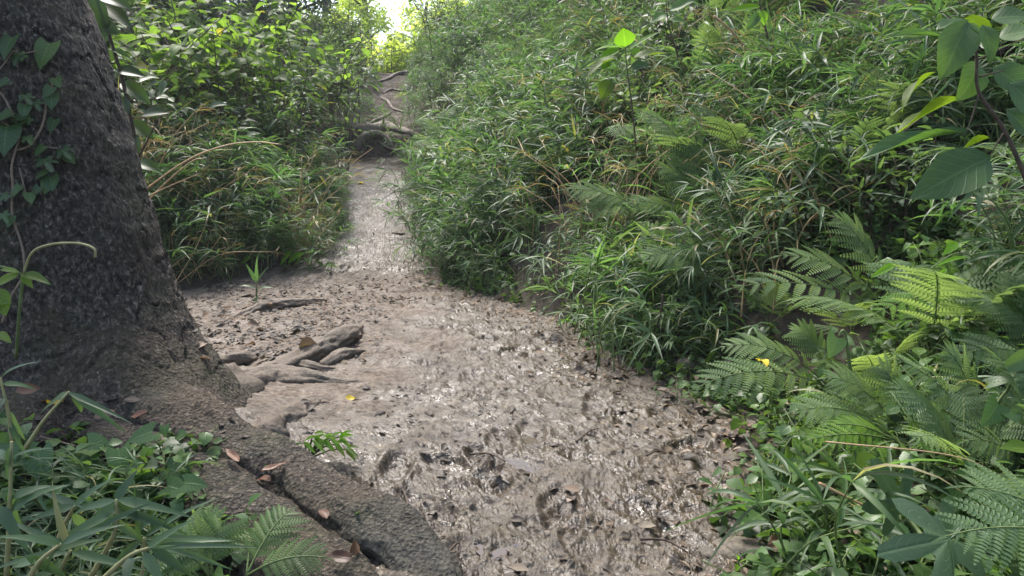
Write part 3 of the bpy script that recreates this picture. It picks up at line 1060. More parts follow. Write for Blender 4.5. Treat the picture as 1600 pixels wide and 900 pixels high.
def leafy_plant(rnd, stems=5, hgt=.9, L=.12, W=.06, nleaf=16, lean=.6, spread=.15, plan=.35, t0=.3):
    p = Plant()
    for _ in range(stems):
        a = rnd.uniform(0, 6.28)
        out = Vector((math.cos(a), math.sin(a), 0))
        b = Vector((rnd.gauss(0, spread), rnd.gauss(0, spread), -.05))
        hh = hgt * rnd.uniform(.6, 1.15); ln = lean * rnd.uniform(.2, 1.2)
        sp = spline([b, b + out * hh * ln * .3 + Vector((0, 0, hh * .6)), b + out * hh * ln + Vector((0, 0, hh))], 12)
        p.stems.append((sp, np.linspace(.010, .004, 12) * (hgt / 1.0) ** .5))
        for k in range(nleaf):
            t = t0 + (1 - t0) * (k + rnd.random() * .6) / nleaf
            c = Vector(sp[min(11, int(t * 11))])
            la = rnd.uniform(0, 6.28)
            reach = rnd.uniform(.02, .28) * hgt * (1.25 - t)
            tw = Vector((math.cos(la), math.sin(la), rnd.uniform(-.1, .5)))
            c2 = c + tw * reach
            if reach > .05: p.stems.append(([c, c2], .003))
            d = Vector((math.cos(la + rnd.gauss(0, .5)), math.sin(la + rnd.gauss(0, .5)), rnd.gauss(-.1, plan)))
            l_ = L * rnd.uniform(.65, 1.25)
            p.leaves.append((mat4(c2, d, (rnd.gauss(0, .35), rnd.gauss(-.2, .35), 1), W * l_ / L, l_, l_), rnd.randrange(6)))
    return p


G_small = [leaf_geo(ovate, 3, 1, d, .3) for d in (.3, .9, .6)]
T_leafy = [leafy_plant(vr, 6, 1.0, .13, .065, 18).mesh("sprig", [M_fine, M_stem_brown], G_small, vr) for _ in range(4)]
T_leafy_dark = [leafy_plant(vr, 6, 1.1, .16, .075, 18).mesh("sprig", [M_dark, M_stem_brown], G_small, vr) for _ in range(3)]
T_leafy_sun = [leafy_plant(vr, 6, 1.0, .16, .08, 18).mesh("sprig", [M_sun_tint, M_stem], G_small, vr) for _ in range(3)]
T_cover = [leafy_plant(vr, 6, .12, .05, .042, 6, 1.4, .10).mesh("sprig", [M_dark if i == 0 else M_heart, M_stem], G_small, vr) for i in range(3)]


# ---- ferns
def pinna_geo(n=12):
    """one pinna along +Y of unit length: narrow midrib with toothed pinnules both sides"""
    mb = MB()
    for k in range(n):
        t = (k + .3) / n
        y0 = t
        wid = .155 * (math.sin(math.pi * (.18 + .82 * t) ** .9)) ** .6 * (1 - .35 * t) if t < .97 else .02
        hw = .42 / n
        zc = -.22 * t * t
        for s in (-1, 1):
            sk = .35 * wid
            V = [(0, y0 - hw, zc), (s * wid * .72, y0 - hw * .85 + sk * .6, zc + .012), (s * wid, y0 + sk, zc - .012), (s * wid * .72, y0 + hw * .9 + sk * .6, zc + .008), (0, y0 + hw * 1.05, zc)]
            F = [(0, 1, 2), (0, 2, 4), (2, 3, 4)]
            if s < 0: F = [tuple(reversed(f)) for f in F]
            mb.add(V, F, [(abs(v[0]) * 4, v[1], 0) for v in V], 0.0)
    V = [(-.012, 0, 0.004), (.012, 0, 0.004), (0, 1.02, -.225)]
    mb.add(V, [(0, 1, 2)])
    return mb


PIN = pinna_geo()
PIN_V, PIN_F, PIN_UV = np.concatenate(PIN.v), PIN.f, np.concatenate(PIN.uv)
PM = {}
for nm, mt in (("g", M_fern), ("b", M_fern_b), ("s", M_fern_brown)):
    PM[nm] = PIN.mesh("pinna", mt, smoothed=False)


def frond_layout(base, tip, width, rise, pairs, rnd, facing=(0, -.35, 1), stalk=.22):
    """rachis points and pinna matrices"""
    base, tip = Vector(base), Vector(tip)
    ctl = (base + tip) / 2 + Vector((0, 0, 1)) * rise
    q = lambda t: base * (1 - t) ** 2 + ctl * 2 * t * (1 - t) + tip * t * t
    dq = lambda t: ((ctl - base) * (1 - t) + (tip - ctl) * t).normalized()
    L = (tip - base).length
    mats = []
    up = Vector(facing).normalized()
    for k in range(pairs):
        t = stalk + (1 - stalk) * (k / pairs) ** .95
        u = (k + .5) / pairs
        prof = (math.sin(math.pi * min(1, (u * .80 + .20)) ** 1.0) ** .75) if u > .06 else .75
        l_ = width * max(.06, prof) * rnd.uniform(.93, 1.05)
        d = dq(t); s, d, n = frame(d, up)
        for sg in (-1, 1):
            dd = s * sg * math.cos(.42 + .5 * u) + d * math.sin(.42 + .5 * u) + n * rnd.uniform(-.12, .10)
            mats.append(mat4(q(t), dd, n + s * rnd.gauss(0, .12), l_ * 1.05, l_, l_))
    mats.append(mat4(q(.985), dq(1), up, width * .25, width * .3, width * .3))
    return [q(i / 14) for i in range(15)], mats


def frond_mesh(name, layout, mat, rnd):
    mb = MB()
    for M in layout[1]: mb.add(xf(PIN_V, M), PIN_F, PIN_UV, 0.0)
    nf = len(mb.f)
    v, f = tube(layout[0], np.linspace(.004, .0015, 15), 4); mb.add(v, f)
    m = mb.mesh(name, [mat, M_stem], smoothed=False)
    idx = np.zeros(len(m.polygons), np.int32); idx[nf:] = 1
    m.polygons.foreach_set("material_index", idx)
    return m


fr_ = random.Random(41)


def fern(base, tips, label, kind="g", pairs=11, rise=.12, group=None, facing=(0, -.5, 1)):
    """tips: (px, py, y, width px)"""
    base = Vector(base)
    t = thing("fern", base, label, "fern", group)
    for (px, py, y, w) in tips:
        tp = P(px, py, y) - base
        lay = frond_layout((0, 0, 0), tp, w / FPX * y, rise, pairs, fr_, facing)
        fo = stem_obj("frond", [(lay[0], np.linspace(.0042, .0015, 15))], M_stem, t, n=5)
        for M in lay[1]:
            link("pinna", PM[kind], fo, M)
    return t


fern(P(1400, 500, 4.1), [(1138, 452, 3.9, 66), (1302, 338, 4.2, 62), (1215, 400, 4.15, 60)], "broad pale green fern arching left over the grass at mid right", pairs=9, rise=.22)
fern(P(1300, 610, 3.5), [(1076, 612, 3.3, 70), (1120, 545, 3.6, 50), (1235, 520, 3.6, 46)], "pale fern with drooping fronds at the mud edge under the yellow leaf", rise=.2)
fern(P(1545, 470, 3.7), [(1352, 498, 3.4, 52), (1440, 430, 3.8, 50)], "olive yellow fern frond hanging left, high on the lower right bank", "b", rise=.15)
fern(P(1415, 690, 2.85), [(1232, 645, 2.75, 66), (1290, 590, 2.9, 60), (1375, 575, 2.9, 56)], "grey green fern with upright side leaflets above the small bright fern", rise=.14)
fern(P(1540, 700, 2.55), [(1395, 560, 2.5, 70), (1440, 690, 2.4, 60), (1478, 545, 2.6, 62)], "fresh green triangular fern in front of the dark hollow at lower right", pairs=9, rise=.12)
fern(P(1400, 690, 2.7), [(1255, 690, 2.6, 40), (1330, 735, 2.55, 42), (1290, 665, 2.7, 36)], "small lime green fern glowing beside the litter at path edge", "b", rise=.06)
fern(P(1720, 860, 1.65), [(1478, 838, 1.6, 105), (1500, 760, 1.75, 90), (1600, 905, 1.55, 85)], "large sharp fern reaching in from the bottom right corner", pairs=9, rise=.08)
fern(P(1660, 600, 3.0), [(1490, 560, 2.8, 70), (1530, 470, 3.1, 66), (1610, 440, 3.1, 60)], "fern cut by the right picture edge, above the heart shaped leaf", rise=.18)
fern(P(1620, 760, 2.3), [(1505, 690, 2.25, 62), (1560, 640, 2.4, 60)], "fern at right edge between the heart leaf and the corner fern", rise=.12)
fern(P(1120, 425, 5.0), [(996, 404, 4.8, 48), (1070, 395, 5.0, 44)], "light green fern frond pointing left over the dark hollow in the right bank", rise=.14)
fern(P(1015, 335, 6.4), [(880, 296, 6.3, 46), (905, 330, 6.2, 40)], "silvery fern with shining tips in the middle of the grassy bank", rise=.14)
fern(P(1110, 355, 6.0), [(1035, 262, 5.9, 60), (1148, 235, 6.1, 55), (1075, 225, 6.1, 55)], "tall shadowy fern standing upright on the bank left of the dense grass", rise=.2)
fern(P(1080, 345, 5.8), [(985, 315, 5.7, 42), (1055, 320, 5.7, 40)], "yellowing brown-tipped fern below the tall upright bank fern", "s", rise=.1)
fern(P(1000, 205, 7.6), [(970, 215, 7.2, 40), (1055, 205, 7.3, 40)], "flat pale fern beneath the small sapling on the bank", rise=.15)
fern(P(330, 905, 2.15), [(258, 872, 2.1, 70), (285, 822, 2.25, 74), (345, 830, 2.2, 66)], "light green fern among bamboo blades at the bottom left", "g", pairs=9, rise=.1)
fern(P(385, 900, 2.1), [(456, 795, 2.3, 58), (512, 872, 2.1, 56), (400, 822, 2.3, 50)], "brown-speckled fern with upright tip on the dark root at bottom", "s", pairs=9, rise=.06)
# further ferns that only differ by place on the bank
FR = [frond_mesh("frond", frond_layout((0, 0, 0), (.1, .62, .30), .23, .22, 11, fr_, (0, 0, 1)), M_fern, fr_) for _ in range(3)]
fern_p = thing("fern", (0, 0, -50), "mid green fern half hidden by grass on the right bank", "fern", "ferns half hidden on the right bank")
for k_ in range(5):
    link("frond", FR[k_ % 3], fern_p, Euler((fr_.uniform(-.2, .3), fr_.uniform(-.2, .2), k_ * 1.26 + fr_.uniform(-.3, .3))).to_matrix().to_4x4())
first = True
FERN_SPOTS = [(1450, 545, "small fern in the dark hollow under the olive yellow frond"), (1380, 610, "small fern behind the fresh green triangular fern"), (1200, 500, "small fern just above the yellow withered leaf"),
              (1330, 520, "small fern beside the single arrow shaped leaf"), (1580, 530, "small fern at the right picture edge under the hanging sapling leaf"), (1180, 60, "fern high on the bank left of the dark gap"), (1110, 45, "fern beside the thin sapling at the bank top"),
              (1230, 30, "topmost fern of the right bank"), (1150, 130, "fern on the upper bank below the forked dead twig"), (850, 260, "fern left of the silvery fern in the bank grass"), (820, 190, "fern in the upper grass left of the lime-leaved sapling"),
              (1090, 290, "fern at the foot of the tall shadowy fern"), (1160, 300, "fern right of the tall shadowy fern"), (700, 230, "lone fern in the grass on the right of the narrow trail"), (1500, 740, "small fern above the lobed leaves"),
              (1590, 700, "small fern below the arrow leaved climber"), (1350, 700, "small fern beside the small lime green fern")]
for (px, py, lab) in FERN_SPOTS:
    p = G(px, py + 18)
    s = fr_.uniform(.4, .62) if px > 1150 and py > 400 else fr_.uniform(.9, 1.2)
    p.z += .05 if py > 400 else .18
    if first:
        fern_p.location = (p.x, p.y, p.z - .02); fern_p["label"] = lab; first = False
    else:
        dup(fern_p, (p.x, p.y, p.z - .02), fr_.uniform(0, 6.3), s, label=lab, tilt=(fr_.uniform(-.2, .2), fr_.uniform(-.5, -.1)))

# ------------------------------------------------------------------ saplings placed leaf by leaf
def leafset(name, base, label, cat, stems, leaves, y, stem_mat=M_stem_brown, up0=(0, -.8, .8), srad=.009):
    """stems: lists of px points; leaves: (mesh, base px, tip px, width px, dy, up)"""
    t = thing(name, base, label, cat)
    inv = Matrix.Translation(-Vector(t.location))
    stem_obj("stem", [(spline([P(a, b, y + (c[0] if c else 0)) for (a, b, *c) in q], 4 * len(q)), np.linspace(srad, srad * .45, 4 * len(q)) * (1 if q is stems[0] else .4)) for q in stems], stem_mat, t, inv)
    for (me, b, tp, w, dy, up) in leaves:
        leaf_obj(me, P(*b, y + dy), P(*tp, y + dy - .05), w / FPX * y, up or up0, t, inv=inv)
    return t


F_ = (0, -1, .35)
leafset("broadleaf_sapling", P(1640, 420, 2.6), "tall broad-leaved sapling with a dark slanting stem at the upper right edge", "sapling",
        [[(1650, 400), (1605, 285), (1570, 205), (1530, 145), (1526, 95), (1524, 40)], [(1570, 205), (1545, 245)], [(1530, 145), (1520, 180), (1510, 207)], [(1524, 95), (1600, 60)], [(1530, 120), (1570, 110)]],
        [(L_big[1], (1512, 32), (1474, 119), 54, -.06, (-.3, -1, .3)), (L_big[0], (1512, 32), (1464, 40), 34, 0, (0, -.3, 1)), (L_olive[1], (1508, 28), (1562, 56), 40, .06, (0, .3, 1)),
         (L_big[1], (1535, 38), (1556, 97), 27, -.1, F_), (L_big[0], (1548, 30), (1618, 22), 44, .1, (0, -.8, .8)), (L_big[0], (1560, 60), (1625, 42), 44, .2, (0, -.7, .8)),
         (L_big[1], (1528, 98), (1506, 156), 50, .04, (.3, -1, .3)), (L_big[0], (1550, 105), (1620, 150), 52, .05, (0, -1, .5)), (L_olive[1], (1462, 112), (1395, 162), 26, .15, (.2, .3, 1)),
         (L_olive[0], (1505, 152), (1385, 206), 34, .12, (0, .35, 1)), (L_big[0], (1512, 206), (1328, 238), 32, .05, (0, -.25, 1)), (L_big[0], (1548, 246), (1428, 305), 74, -.05, (-.2, -1, .55)),
         (L_olive[0], (1545, 215), (1472, 247), 32, .02, (0, .4, 1)), (L_big[1], (1575, 130), (1650, 195), 60, 0, (0, -1, .6)), (L_big[0], (1570, 170), (1640, 235), 46, .1, (0, -1, .7)), (L_big[0], (1480, 60), (1385, 48), 16, .25, (0, -.6, .8)),
         (L_lime[0], (1515, 35), (1530, 50), 12, -.05, F_)], 2.45, srad=.009)
leafset("bank_sapling", P(992, 225, 6.6), "slim sapling on the bank topped by one round glowing lime leaf", "sapling",
        [[(994, 235), (988, 170), (980, 110), (977, 72)]],
        [(L_lime[0], (977, 73), (974, 44), 32, -.1, F_), (L_lime[1], (975, 75), (930, 70), 18, .05, (0, -.3, 1)), (L_lime[0], (980, 80), (1032, 46), 12, .1, (0, -.5, 1)), (L_olive[1], (968, 90), (910, 110), 24, -.1, (0, -.3, 1)),
         (L_olive[0], (986, 92), (1048, 78), 24, -.12, (0, -.4, 1)), (L_lime[0], (968, 76), (935, 92), 20, 0, (0, -.5, .8)), (L_lime[0], (988, 75), (1000, 90), 14, 0, F_), (L_olive[1], (955, 125), (938, 152), 26, -.15, (-.3, -1, .5)), (L_big[0], (985, 104), (1016, 100), 14, -.2, F_), (L_lime[0], (950, 95), (942, 108), 12, -.1, F_)], 6.4, srad=.008)
leafset("bank_sapling", P(1075, 80, 7.6), "thin sapling with long pale leaves at top of the bank right of the lime-leaved one", "sapling",
        [[(1060, 90), (1045, 40), (1040, -10)]], [(L_big[0], (1045, 18), (1090, -4), 18, 0, None), (L_big[1], (1042, 22), (1018, 30), 18, 0, None), (L_lime[0], (1043, 0), (1010, -6), 18, 0, None), (L_big[0], (1045, 30), (1075, 34), 14, 0, None)], 7.2)
leafset("bank_sapling", P(1180, 60, 6.6), "leafy bright twig hanging at the bank top, left of the dark gap", "sapling",
        [[(1200, 60), (1190, 20), (1185, -10)]], [(L_lime[0], (1188, 10), (1140, 16), 16, 0, None), (L_lime[1], (1190, 15), (1196, 38), 14, 0, F_), (L_big[1], (1186, 20), (1168, 45), 15, 0, F_), (L_lime[0], (1187, 0), (1158, -5), 15, 0, None)], 6.3)
# lobed fig-like leaves in the lower right corner
L_fig = mk("lobed_leaf", polar_leaf(fig_r, 88, 4, .18, .1, .02), M_fig)
fg = thing("lobed_leaf_plant", P(1500, 930, 1.75), "low plant with big dark deeply lobed leaves at the lower right", "plant")
fi = Matrix.Translation(-Vector(fg.location))
stem_obj("stem", [(spline([P(1500, 960, 1.8), P(1470, 880, 1.78), P(1405, 790, 1.95)], 8), .006), (spline([P(1500, 960, 1.8), P(1530, 900, 1.75), P(1487, 843, 1.72)], 8), .006), (spline([P(1540, 980, 1.7), P(1620, 930, 1.7)], 4), .006)], M_stem, fg, fi)
for (px, py, tx, ty, s, y) in ((1405, 792, 1380, 735, 118, 1.95), (1484, 842, 1372, 862, 150, 1.72), (1600, 900, 1560, 850, 110, 1.6)):
    c = P(px, py, y); d = P(tx, ty, y) - c
    S = s / FPX * y
    link("leaf", L_fig, fg, fi @ mat4(c, d, (0, -.75, .75), S, S, S))
# heart shaped leaves of a climber on the right
leafset("heart_leaf_climber", P(1540, 720, 2.5), "climber with fresh arrow shaped leaf at the lower right picture edge", "climber",
        [[(1545, 740), (1550, 650), (1580, 600)], [(1550, 650), (1600, 560)]],
        [(L_heart[0], (1560, 632), (1535, 667), 42, -.1, F_), (L_heart[0], (1575, 640), (1590, 660), 40, -.1, F_), (L_heart[1], (1545, 600), (1590, 588), 26, 0, (0, -.6, 1)), (L_heart[0], (1600, 560), (1560, 580), 34, 0, F_), (L_oval[0], (1620, 705), (1568, 695), 30, -.2, (0, -.5, 1))], 2.35, M_stem)
leafset("heart_leaf_climber", P(1305, 570, 3.2), "single arrow shaped leaf hanging over the dark hollow on right", "climber",
        [[(1330, 590), (1320, 520), (1310, 525)]], [(L_heart[0], (1308, 528), (1296, 560), 36, 0, F_), (L_heart[1], (1318, 530), (1336, 538), 20, .05, F_)], 3.1, M_stem)
leafset("yellow_leaf_spray", P(1400, 455, 3.4), "bright yellow green narrow leaves on arching twigs beneath the large hanging leaf", "plant",
        [[(1560, 430), (1500, 395), (1440, 430)], [(1500, 395), (1490, 380)]],
        [(L_lime[0], (1400, 412), (1362, 432), 12, 0, None), (L_lime[0], (1512, 402), (1462, 412), 12, -.1, (0, -.2, 1)), (L_lime[1], (1496, 378), (1476, 396), 14, 0, None), (L_lime[0], (1500, 385), (1515, 375), 10, 0, None), (L_lime[0], (1480, 420), (1445, 450), 9, 0, None)], 3.3, M_stem, srad=.005)

# ------------------------------------------------------------------ creeping heart-leaved vine on the mound, lower left
hv = thing("heart_leaf_vine", surf(190, 740), "creeping vine with heart shaped green leaves on the tree's root mound", "vine")
hi = Matrix.Translation(-Vector(hv.location))


def hp(px, py, off=.05): return surf(px, py, .03) + (Vector((0, 0, CAM_Z)) - surf(px, py)).normalized() * off


stem_obj("stem", [(spline([hp(a, b, .03) for a, b in q], 6 * len(q)), .005) for q in ([(150, 690), (175, 725), (185, 760), (215, 775)], [(190, 720), (240, 722), (256, 735)], [(250, 690), (262, 715), (255, 760), (268, 780)], [(60, 690), (90, 700), (130, 705)], [(215, 700), (190, 712), (165, 750)])], M_vine, hv, hi)
for (px, py, r, an, mi) in ((62, 737, 30, .4, 0), (125, 740, 29, .1, 0), (190, 728, 24, .3, 1), (222, 690, 22, -1.2, 0), (160, 697, 22, 1.4, 1), (224, 740, 23, 1.2, 0), (285, 722, 24, 1.0, 2), (280, 745, 25, 1.3, 1),
                           (282, 772, 23, 1.3, 0), (305, 766, 20, 1.5, 1), (236, 758, 15, .3, 1), (214, 766, 12, 0, 0), (132, 716, 16, -.8, 1), (290, 793, 13, .5, 1), (106, 772, 32, .8, 1), (264, 707, 12, .6, 2), (256, 682, 10, .2, 1), (44, 705, 14, -.6, 1), (195, 770, 14, -.5, 1), (20, 715, 20, .4, 0), (150, 760, 24, -.3, 1)):
    p = hp(px, py, rr_.uniform(.02, .08)); L_ = r / FPX * p.y * 2.0
    d = Vector((math.sin(an), -.55 * math.cos(an), -.75 * math.cos(an))).normalized()
    up = Vector((rr_.uniform(-.25, .25), -.75, .8))
    if mi == 2:
        link("leaf", L_ivy[0], hv, hi @ mat4(p, d, up, L_, L_, L_))
    else:
        b0 = p - d * L_ * .4
        leaf_obj(L_heart[mi], b0, b0 + d * L_, L_ * .9, up, hv, inv=hi)

# bamboo grass in the lower left corner, blade by blade
def bamboo_px(label, culm, blades, y, group=None):
    t = thing("bamboo_grass", P(*culm[0], y), label, "bamboo grass", group)
    inv = Matrix.Translation(-Vector(t.location))
    stem_obj("culm", [(spline([P(a, b, y) for a, b in culm], 10), np.linspace(.008, .004, 10))], M_tan, t, inv)
    for (b, tp, w, *dy) in blades:
        dz = dy[0] if dy else rr_.uniform(-.12, .08)
        me = L_blade_c[rr_.randrange(5)]
        leaf_obj(me, P(*b, y), P(*tp, y + dz), w / FPX * y * .95, (rr_.uniform(-.35, .35), -.8, .9), t, inv=inv)
    return t


bamboo_px("bamboo culm with five drooping blades arching before the yellow fallen leaf", [(40, 700), (70, 655), (108, 612)],
          [((108, 612), (56, 645), 14), ((106, 613), (200, 655), 11), ((108, 613), (202, 676), 15), ((110, 612), (142, 660), 12), ((104, 614), (160, 632), 8)], 2.55)
bamboo_px("bamboo culm with long blades fanning right across the heart leaves", [(140, 905), (180, 830), (182, 780)],
          [((182, 782), (100, 800), 17), ((182, 780), (300, 803), 20), ((180, 785), (95, 880), 22), ((182, 785), (232, 812), 18), ((180, 782), (214, 733), 18), ((184, 800), (310, 830), 17), ((180, 800), (55, 860), 18)], 1.9)
bamboo_px("bamboo culm with straight blades crossing behind the pale bottom fern", [(210, 930), (225, 880), (225, 840)],
          [((225, 840), (330, 770), 15), ((225, 842), (372, 838), 14), ((223, 846), (120, 770), 15), ((226, 845), (350, 880), 15), ((224, 842), (150, 905), 16), ((222, 850), (205, 760), 13)], 1.95)
bamboo_px("bamboo culm at the bottom edge with blades fanning left", [(70, 960), (90, 900), (110, 860)],
          [((110, 860), (-10, 800), 17), ((108, 862), (-20, 880), 18), ((110, 860), (70, 745), 15), ((112, 860), (215, 775), 16), ((110, 862), (230, 890), 18), ((100, 880), (10, 930), 18)], 1.8)
bamboo_px("bamboo culm nearest the bottom edge, its blades crossing the pale fern", [(150, 915), (200, 870), (235, 855)],
          [((235, 855), (310, 905), 20), ((232, 856), (345, 835), 17), ((228, 858), (300, 808), 18), ((225, 862), (262, 925), 22), ((205, 868), (190, 930), 20), ((236, 855), (398, 850), 13)], 1.75)
bamboo_px("bamboo culm at the left edge with one broad blade hanging down", [(10, 905), (15, 800), (18, 690)],
          [((18, 695), (5, 760), 16), ((2, 790), (40, 868), 24), ((16, 780), (95, 745), 20), ((16, 760), (30, 840), 15), ((14, 720), (-15, 690), 15), ((16, 800), (88, 744), 22), ((18, 720), (60, 690), 10)], 1.85)
bamboo_px("bamboo culm low in the bottom left corner, partly yellow-tipped", [(30, 930), (60, 880), (95, 850)],
          [((95, 850), (0, 830), 18), ((92, 852), (60, 905), 19), ((40, 870), (118, 905), 22), ((80, 860), (160, 838), 16), ((95, 850), (185, 812), 18), ((60, 878), (-15, 885), 20)], 1.7)
bamboo_px("thin bamboo culm standing before the trunk's left foot", [(20, 690), (12, 640), (0, 590)],
          [((2, 592), (45, 555), 10), ((3, 600), (60, 600), 12), ((0, 595), (-20, 560), 10), ((8, 620), (-20, 660), 14), ((10, 640), (40, 690), 12), ((14, 655), (42, 720), 11)], 2.3)
bamboo_px("bamboo culm with bent blades over the left root mound", [(80, 870), (100, 820), (118, 790)],
          [((118, 790), (60, 765), 15), ((116, 792), (170, 742), 16), ((118, 790), (40, 810), 17), ((112, 800), (160, 850), 18), ((118, 788), (215, 800), 16)], 2.05)

# ------------------------------------------------------------------ small plants on the mud edge
def small(label, px, py, lv, y=None, name="seedling", mat=M_stem):
    p = G(px, py); y = p.y
    t = thing(name, p, label, "seedling")
    inv = Matrix.Translation(-p)
    st = []
    for (me, b, tp, w) in lv:
        st.append((spline([p - Vector((0, 0, .02)), p.lerp(P(*b, y), .6) + Vector((0, 0, .01)), P(*b, y)], 5), .004))
        leaf_obj(me, P(*b, y), P(*tp, y - .06), w / FPX * y, (rr_.uniform(-.3, .3), -.6, 1), t, inv=inv)
    stem_obj("stem", st, mat, t, inv, 4)
    return t


def comp(cx, cy, dx, dy, n, l, w, me):
    out = []
    for k in range(n):
        t = k / (n - 1)
        bx, by = cx + dx * t, cy + dy * t
        for s in (-1, 1):
            out.append((me, (bx, by), (bx + dx * .18 - s * dy * .0 + l * .35, by - s * l * .6 + 4), w))
    out.append((me, (cx + dx, cy + dy), (cx + dx * 1.4, cy + dy * 1.4), w))
    return out


small("pale green seedling with feathery paired leaflets on the root's shoulder", 430, 712, comp(420, 690, 35, 12, 4, 26, 9, L_oval[0]) + comp(440, 690, -22, -10, 3, 22, 9, L_oval[0]))
small("light green seedling drooping over the mud beside the large root", 480, 712, comp(475, 690, 55, -8, 5, 24, 8, L_lime[0]) + comp(490, 680, 50, 22, 4, 20, 8, L_oval[1]))
small("seedling with whitish shining leaves at the left bank's foot", 395, 425, [(L_big[0], (390, 395), (352, 388), 16), (L_big[0], (390, 395), (402, 380), 15), (L_big[0], (394, 396), (415, 400), 14), (L_lime[0], (392, 398), (378, 412), 10)])
small("bright lime broad leaf sprouting on the litter's far edge", 455, 420, [(L_lime[0], (438, 412), (455, 392), 26), (L_lime[1], (450, 410), (472, 392), 20), (L_lime[0], (462, 412), (470, 402), 16)])
small("small weed rosette right of the bright broad leaf", 490, 418, [(L_lime[0], (486, 412), (474, 402), 10), (L_oval[0], (490, 412), (500, 404), 10), (L_oval[0], (505, 416), (522, 410), 10), (L_oval[1], (505, 416), (496, 408), 9), (L_lime[0], (510, 416), (530, 416), 7)])
small("upright bright grass shoot before the left bank", 400, 470, [(L_blade[3], (400, 440), (385, 412), 8), (L_blade[3], (402, 440), (400, 400), 8), (L_blade[3], (402, 440), (418, 415), 8), (L_blade[1], (400, 450), (372, 440), 7), (L_blade[1], (403, 452), (428, 442), 7), (L_blade[3], (402, 460), (396, 490), 6)])
small("tiny green weed alone on the mud path", 538, 393, [(L_lime[0], (537, 391), (530, 386), 6), (L_lime[0], (537, 391), (545, 387), 6), (L_oval[0], (538, 391), (537, 382), 6)])
small("two-leaved green sprig at the litter's right foot of the bank", 925, 478, [(L_lime[0], (925, 450), (912, 440), 10), (L_lime[0], (925, 450), (940, 442), 10), (L_lime[1], (925, 460), (910, 458), 10), (L_lime[1], (926, 460), (942, 456), 10), (L_oval[0], (926, 470), (912, 474), 10), (L_oval[0], (926, 470), (940, 474), 10), (L_lime[0], (925, 446), (926, 430), 8)])
small("yellowish seedling lying at the mud edge below the bank grass", 885, 508, [(L_lime[1], (885, 500), (868, 506), 9), (L_lime[0], (886, 500), (892, 492), 9), (L_lime[0], (886, 500), (902, 506), 8)])
small("tiny round-leaved sprout at the path's lower right edge", 1155, 882, [(L_lime[0], (1152, 874), (1152, 864), 8), (L_lime[0], (1153, 882), (1150, 892), 9), (L_lime[0], (1190, 874), (1196, 864), 9), (L_lime[0], (1188, 876), (1180, 882), 8), (L_lime[0], (1194, 878), (1202, 884), 9)])
small("tiny vine sprout growing on the big front root", 540, 835, [(L_lime[0], (556, 805), (560, 798), 8), (L_ivy[1], (530, 855), (527, 842), 14), (L_oval[0], (545, 822), (552, 816), 8), (L_oval[0], (560, 818), (572, 820), 8)])
small("little creeping sprout in the crack between two front roots", 430, 765, [(L_oval[0], (428, 735), (416, 725), 6), (L_oval[0], (428, 745), (424, 755), 7), (L_oval[0], (430, 750), (438, 756), 8), (L_oval[0], (428, 757), (428, 767), 8), (L_lime[0], (432, 770), (434, 778), 6)])

# ------------------------------------------------------------------ left bank: leafy shrubs, leaf by leaf
sr = random.Random(17)
shrub_spots = [((300, 250), 12.0, 2.2, "bright green leafy shrub just right of the trunk, tallest on the left bank"),
               ((215, 270), 10.6, 2.1, "leafy green shrub touching the trunk's right side in the photo"),
               ((370, 240), 12.6, 2.2, "bright leafy shrub in the middle of the left bank under the shade trees"),
               ((440, 230), 13.4, 2.2, "broad green shrub near the path on the left bank"),
               ((400, 190), 14.8, 2.5, "sunny leafy shrub behind the others, top of the left bank"),
               ((490, 185), 15.2, 2.2, "leafy shrub leaning toward the trail head on the left"),
               ((255, 210), 13.6, 2.6, "tall shaded shrub at the back left beneath dark trees")]
for (pp, y, hg, lab) in shrub_spots:
    b = P(pp[0], pp[1], y); b.z = h(b.x, b.y) - .03
    t = thing("leafy_shrub", b, lab, "shrub", "shrubs on the left bank")
    pl = leafy_plant(sr, 9, hg, .28, .155, 17, .65, .35, .22, .45)
    pl.spawn(t, M_stem_brown, L_oval)
# dark large leaves right beside the trunk, top left
leafset("dark_leaved_shrub", P(200, 330, 5.6), "dark shrub with big drooping leaves against the trunk's upper right side", "shrub",
        [[(230, 420), (215, 250), (190, 120), (150, -10)], [(190, 120), (170, 60)], [(215, 250), (250, 180)]],
        [(L_darkov[0], (140, 0), (166, 45), 34, 0, F_), (L_darkov[0], (150, 5), (205, 36), 32, .1, (0, -.6, 1)), (L_darkov[1], (155, -5), (205, 5), 28, .1, None), (L_darkov[0], (160, 38), (185, 52), 20, 0, F_), (L_darkov[1], (165, 40), (160, 80), 26, .1, F_),
         (L_big[0], (168, 76), (212, 94), 12, 0, (0, -.5, 1)), (L_darkov[0], (180, 110), (225, 115), 22, 0, None), (L_darkov[1], (188, 130), (235, 155), 26, .05, None), (L_darkov[0], (195, 150), (190, 190), 24, 0, F_), (L_darkov[0], (200, 190), (240, 215), 26, .1, None),
         (L_darkov[1], (210, 210), (206, 250), 26, 0, F_), (L_darkov[0], (222, 180), (262, 172), 22, .1, None), (L_lime[0], (195, 160), (206, 195), 14, .1, F_), (L_darkov[0], (175, 95), (170, 60), 18, .1, F_), (L_darkov[1], (215, 255), (250, 262), 22, .1, None)], 5.4, srad=.02)
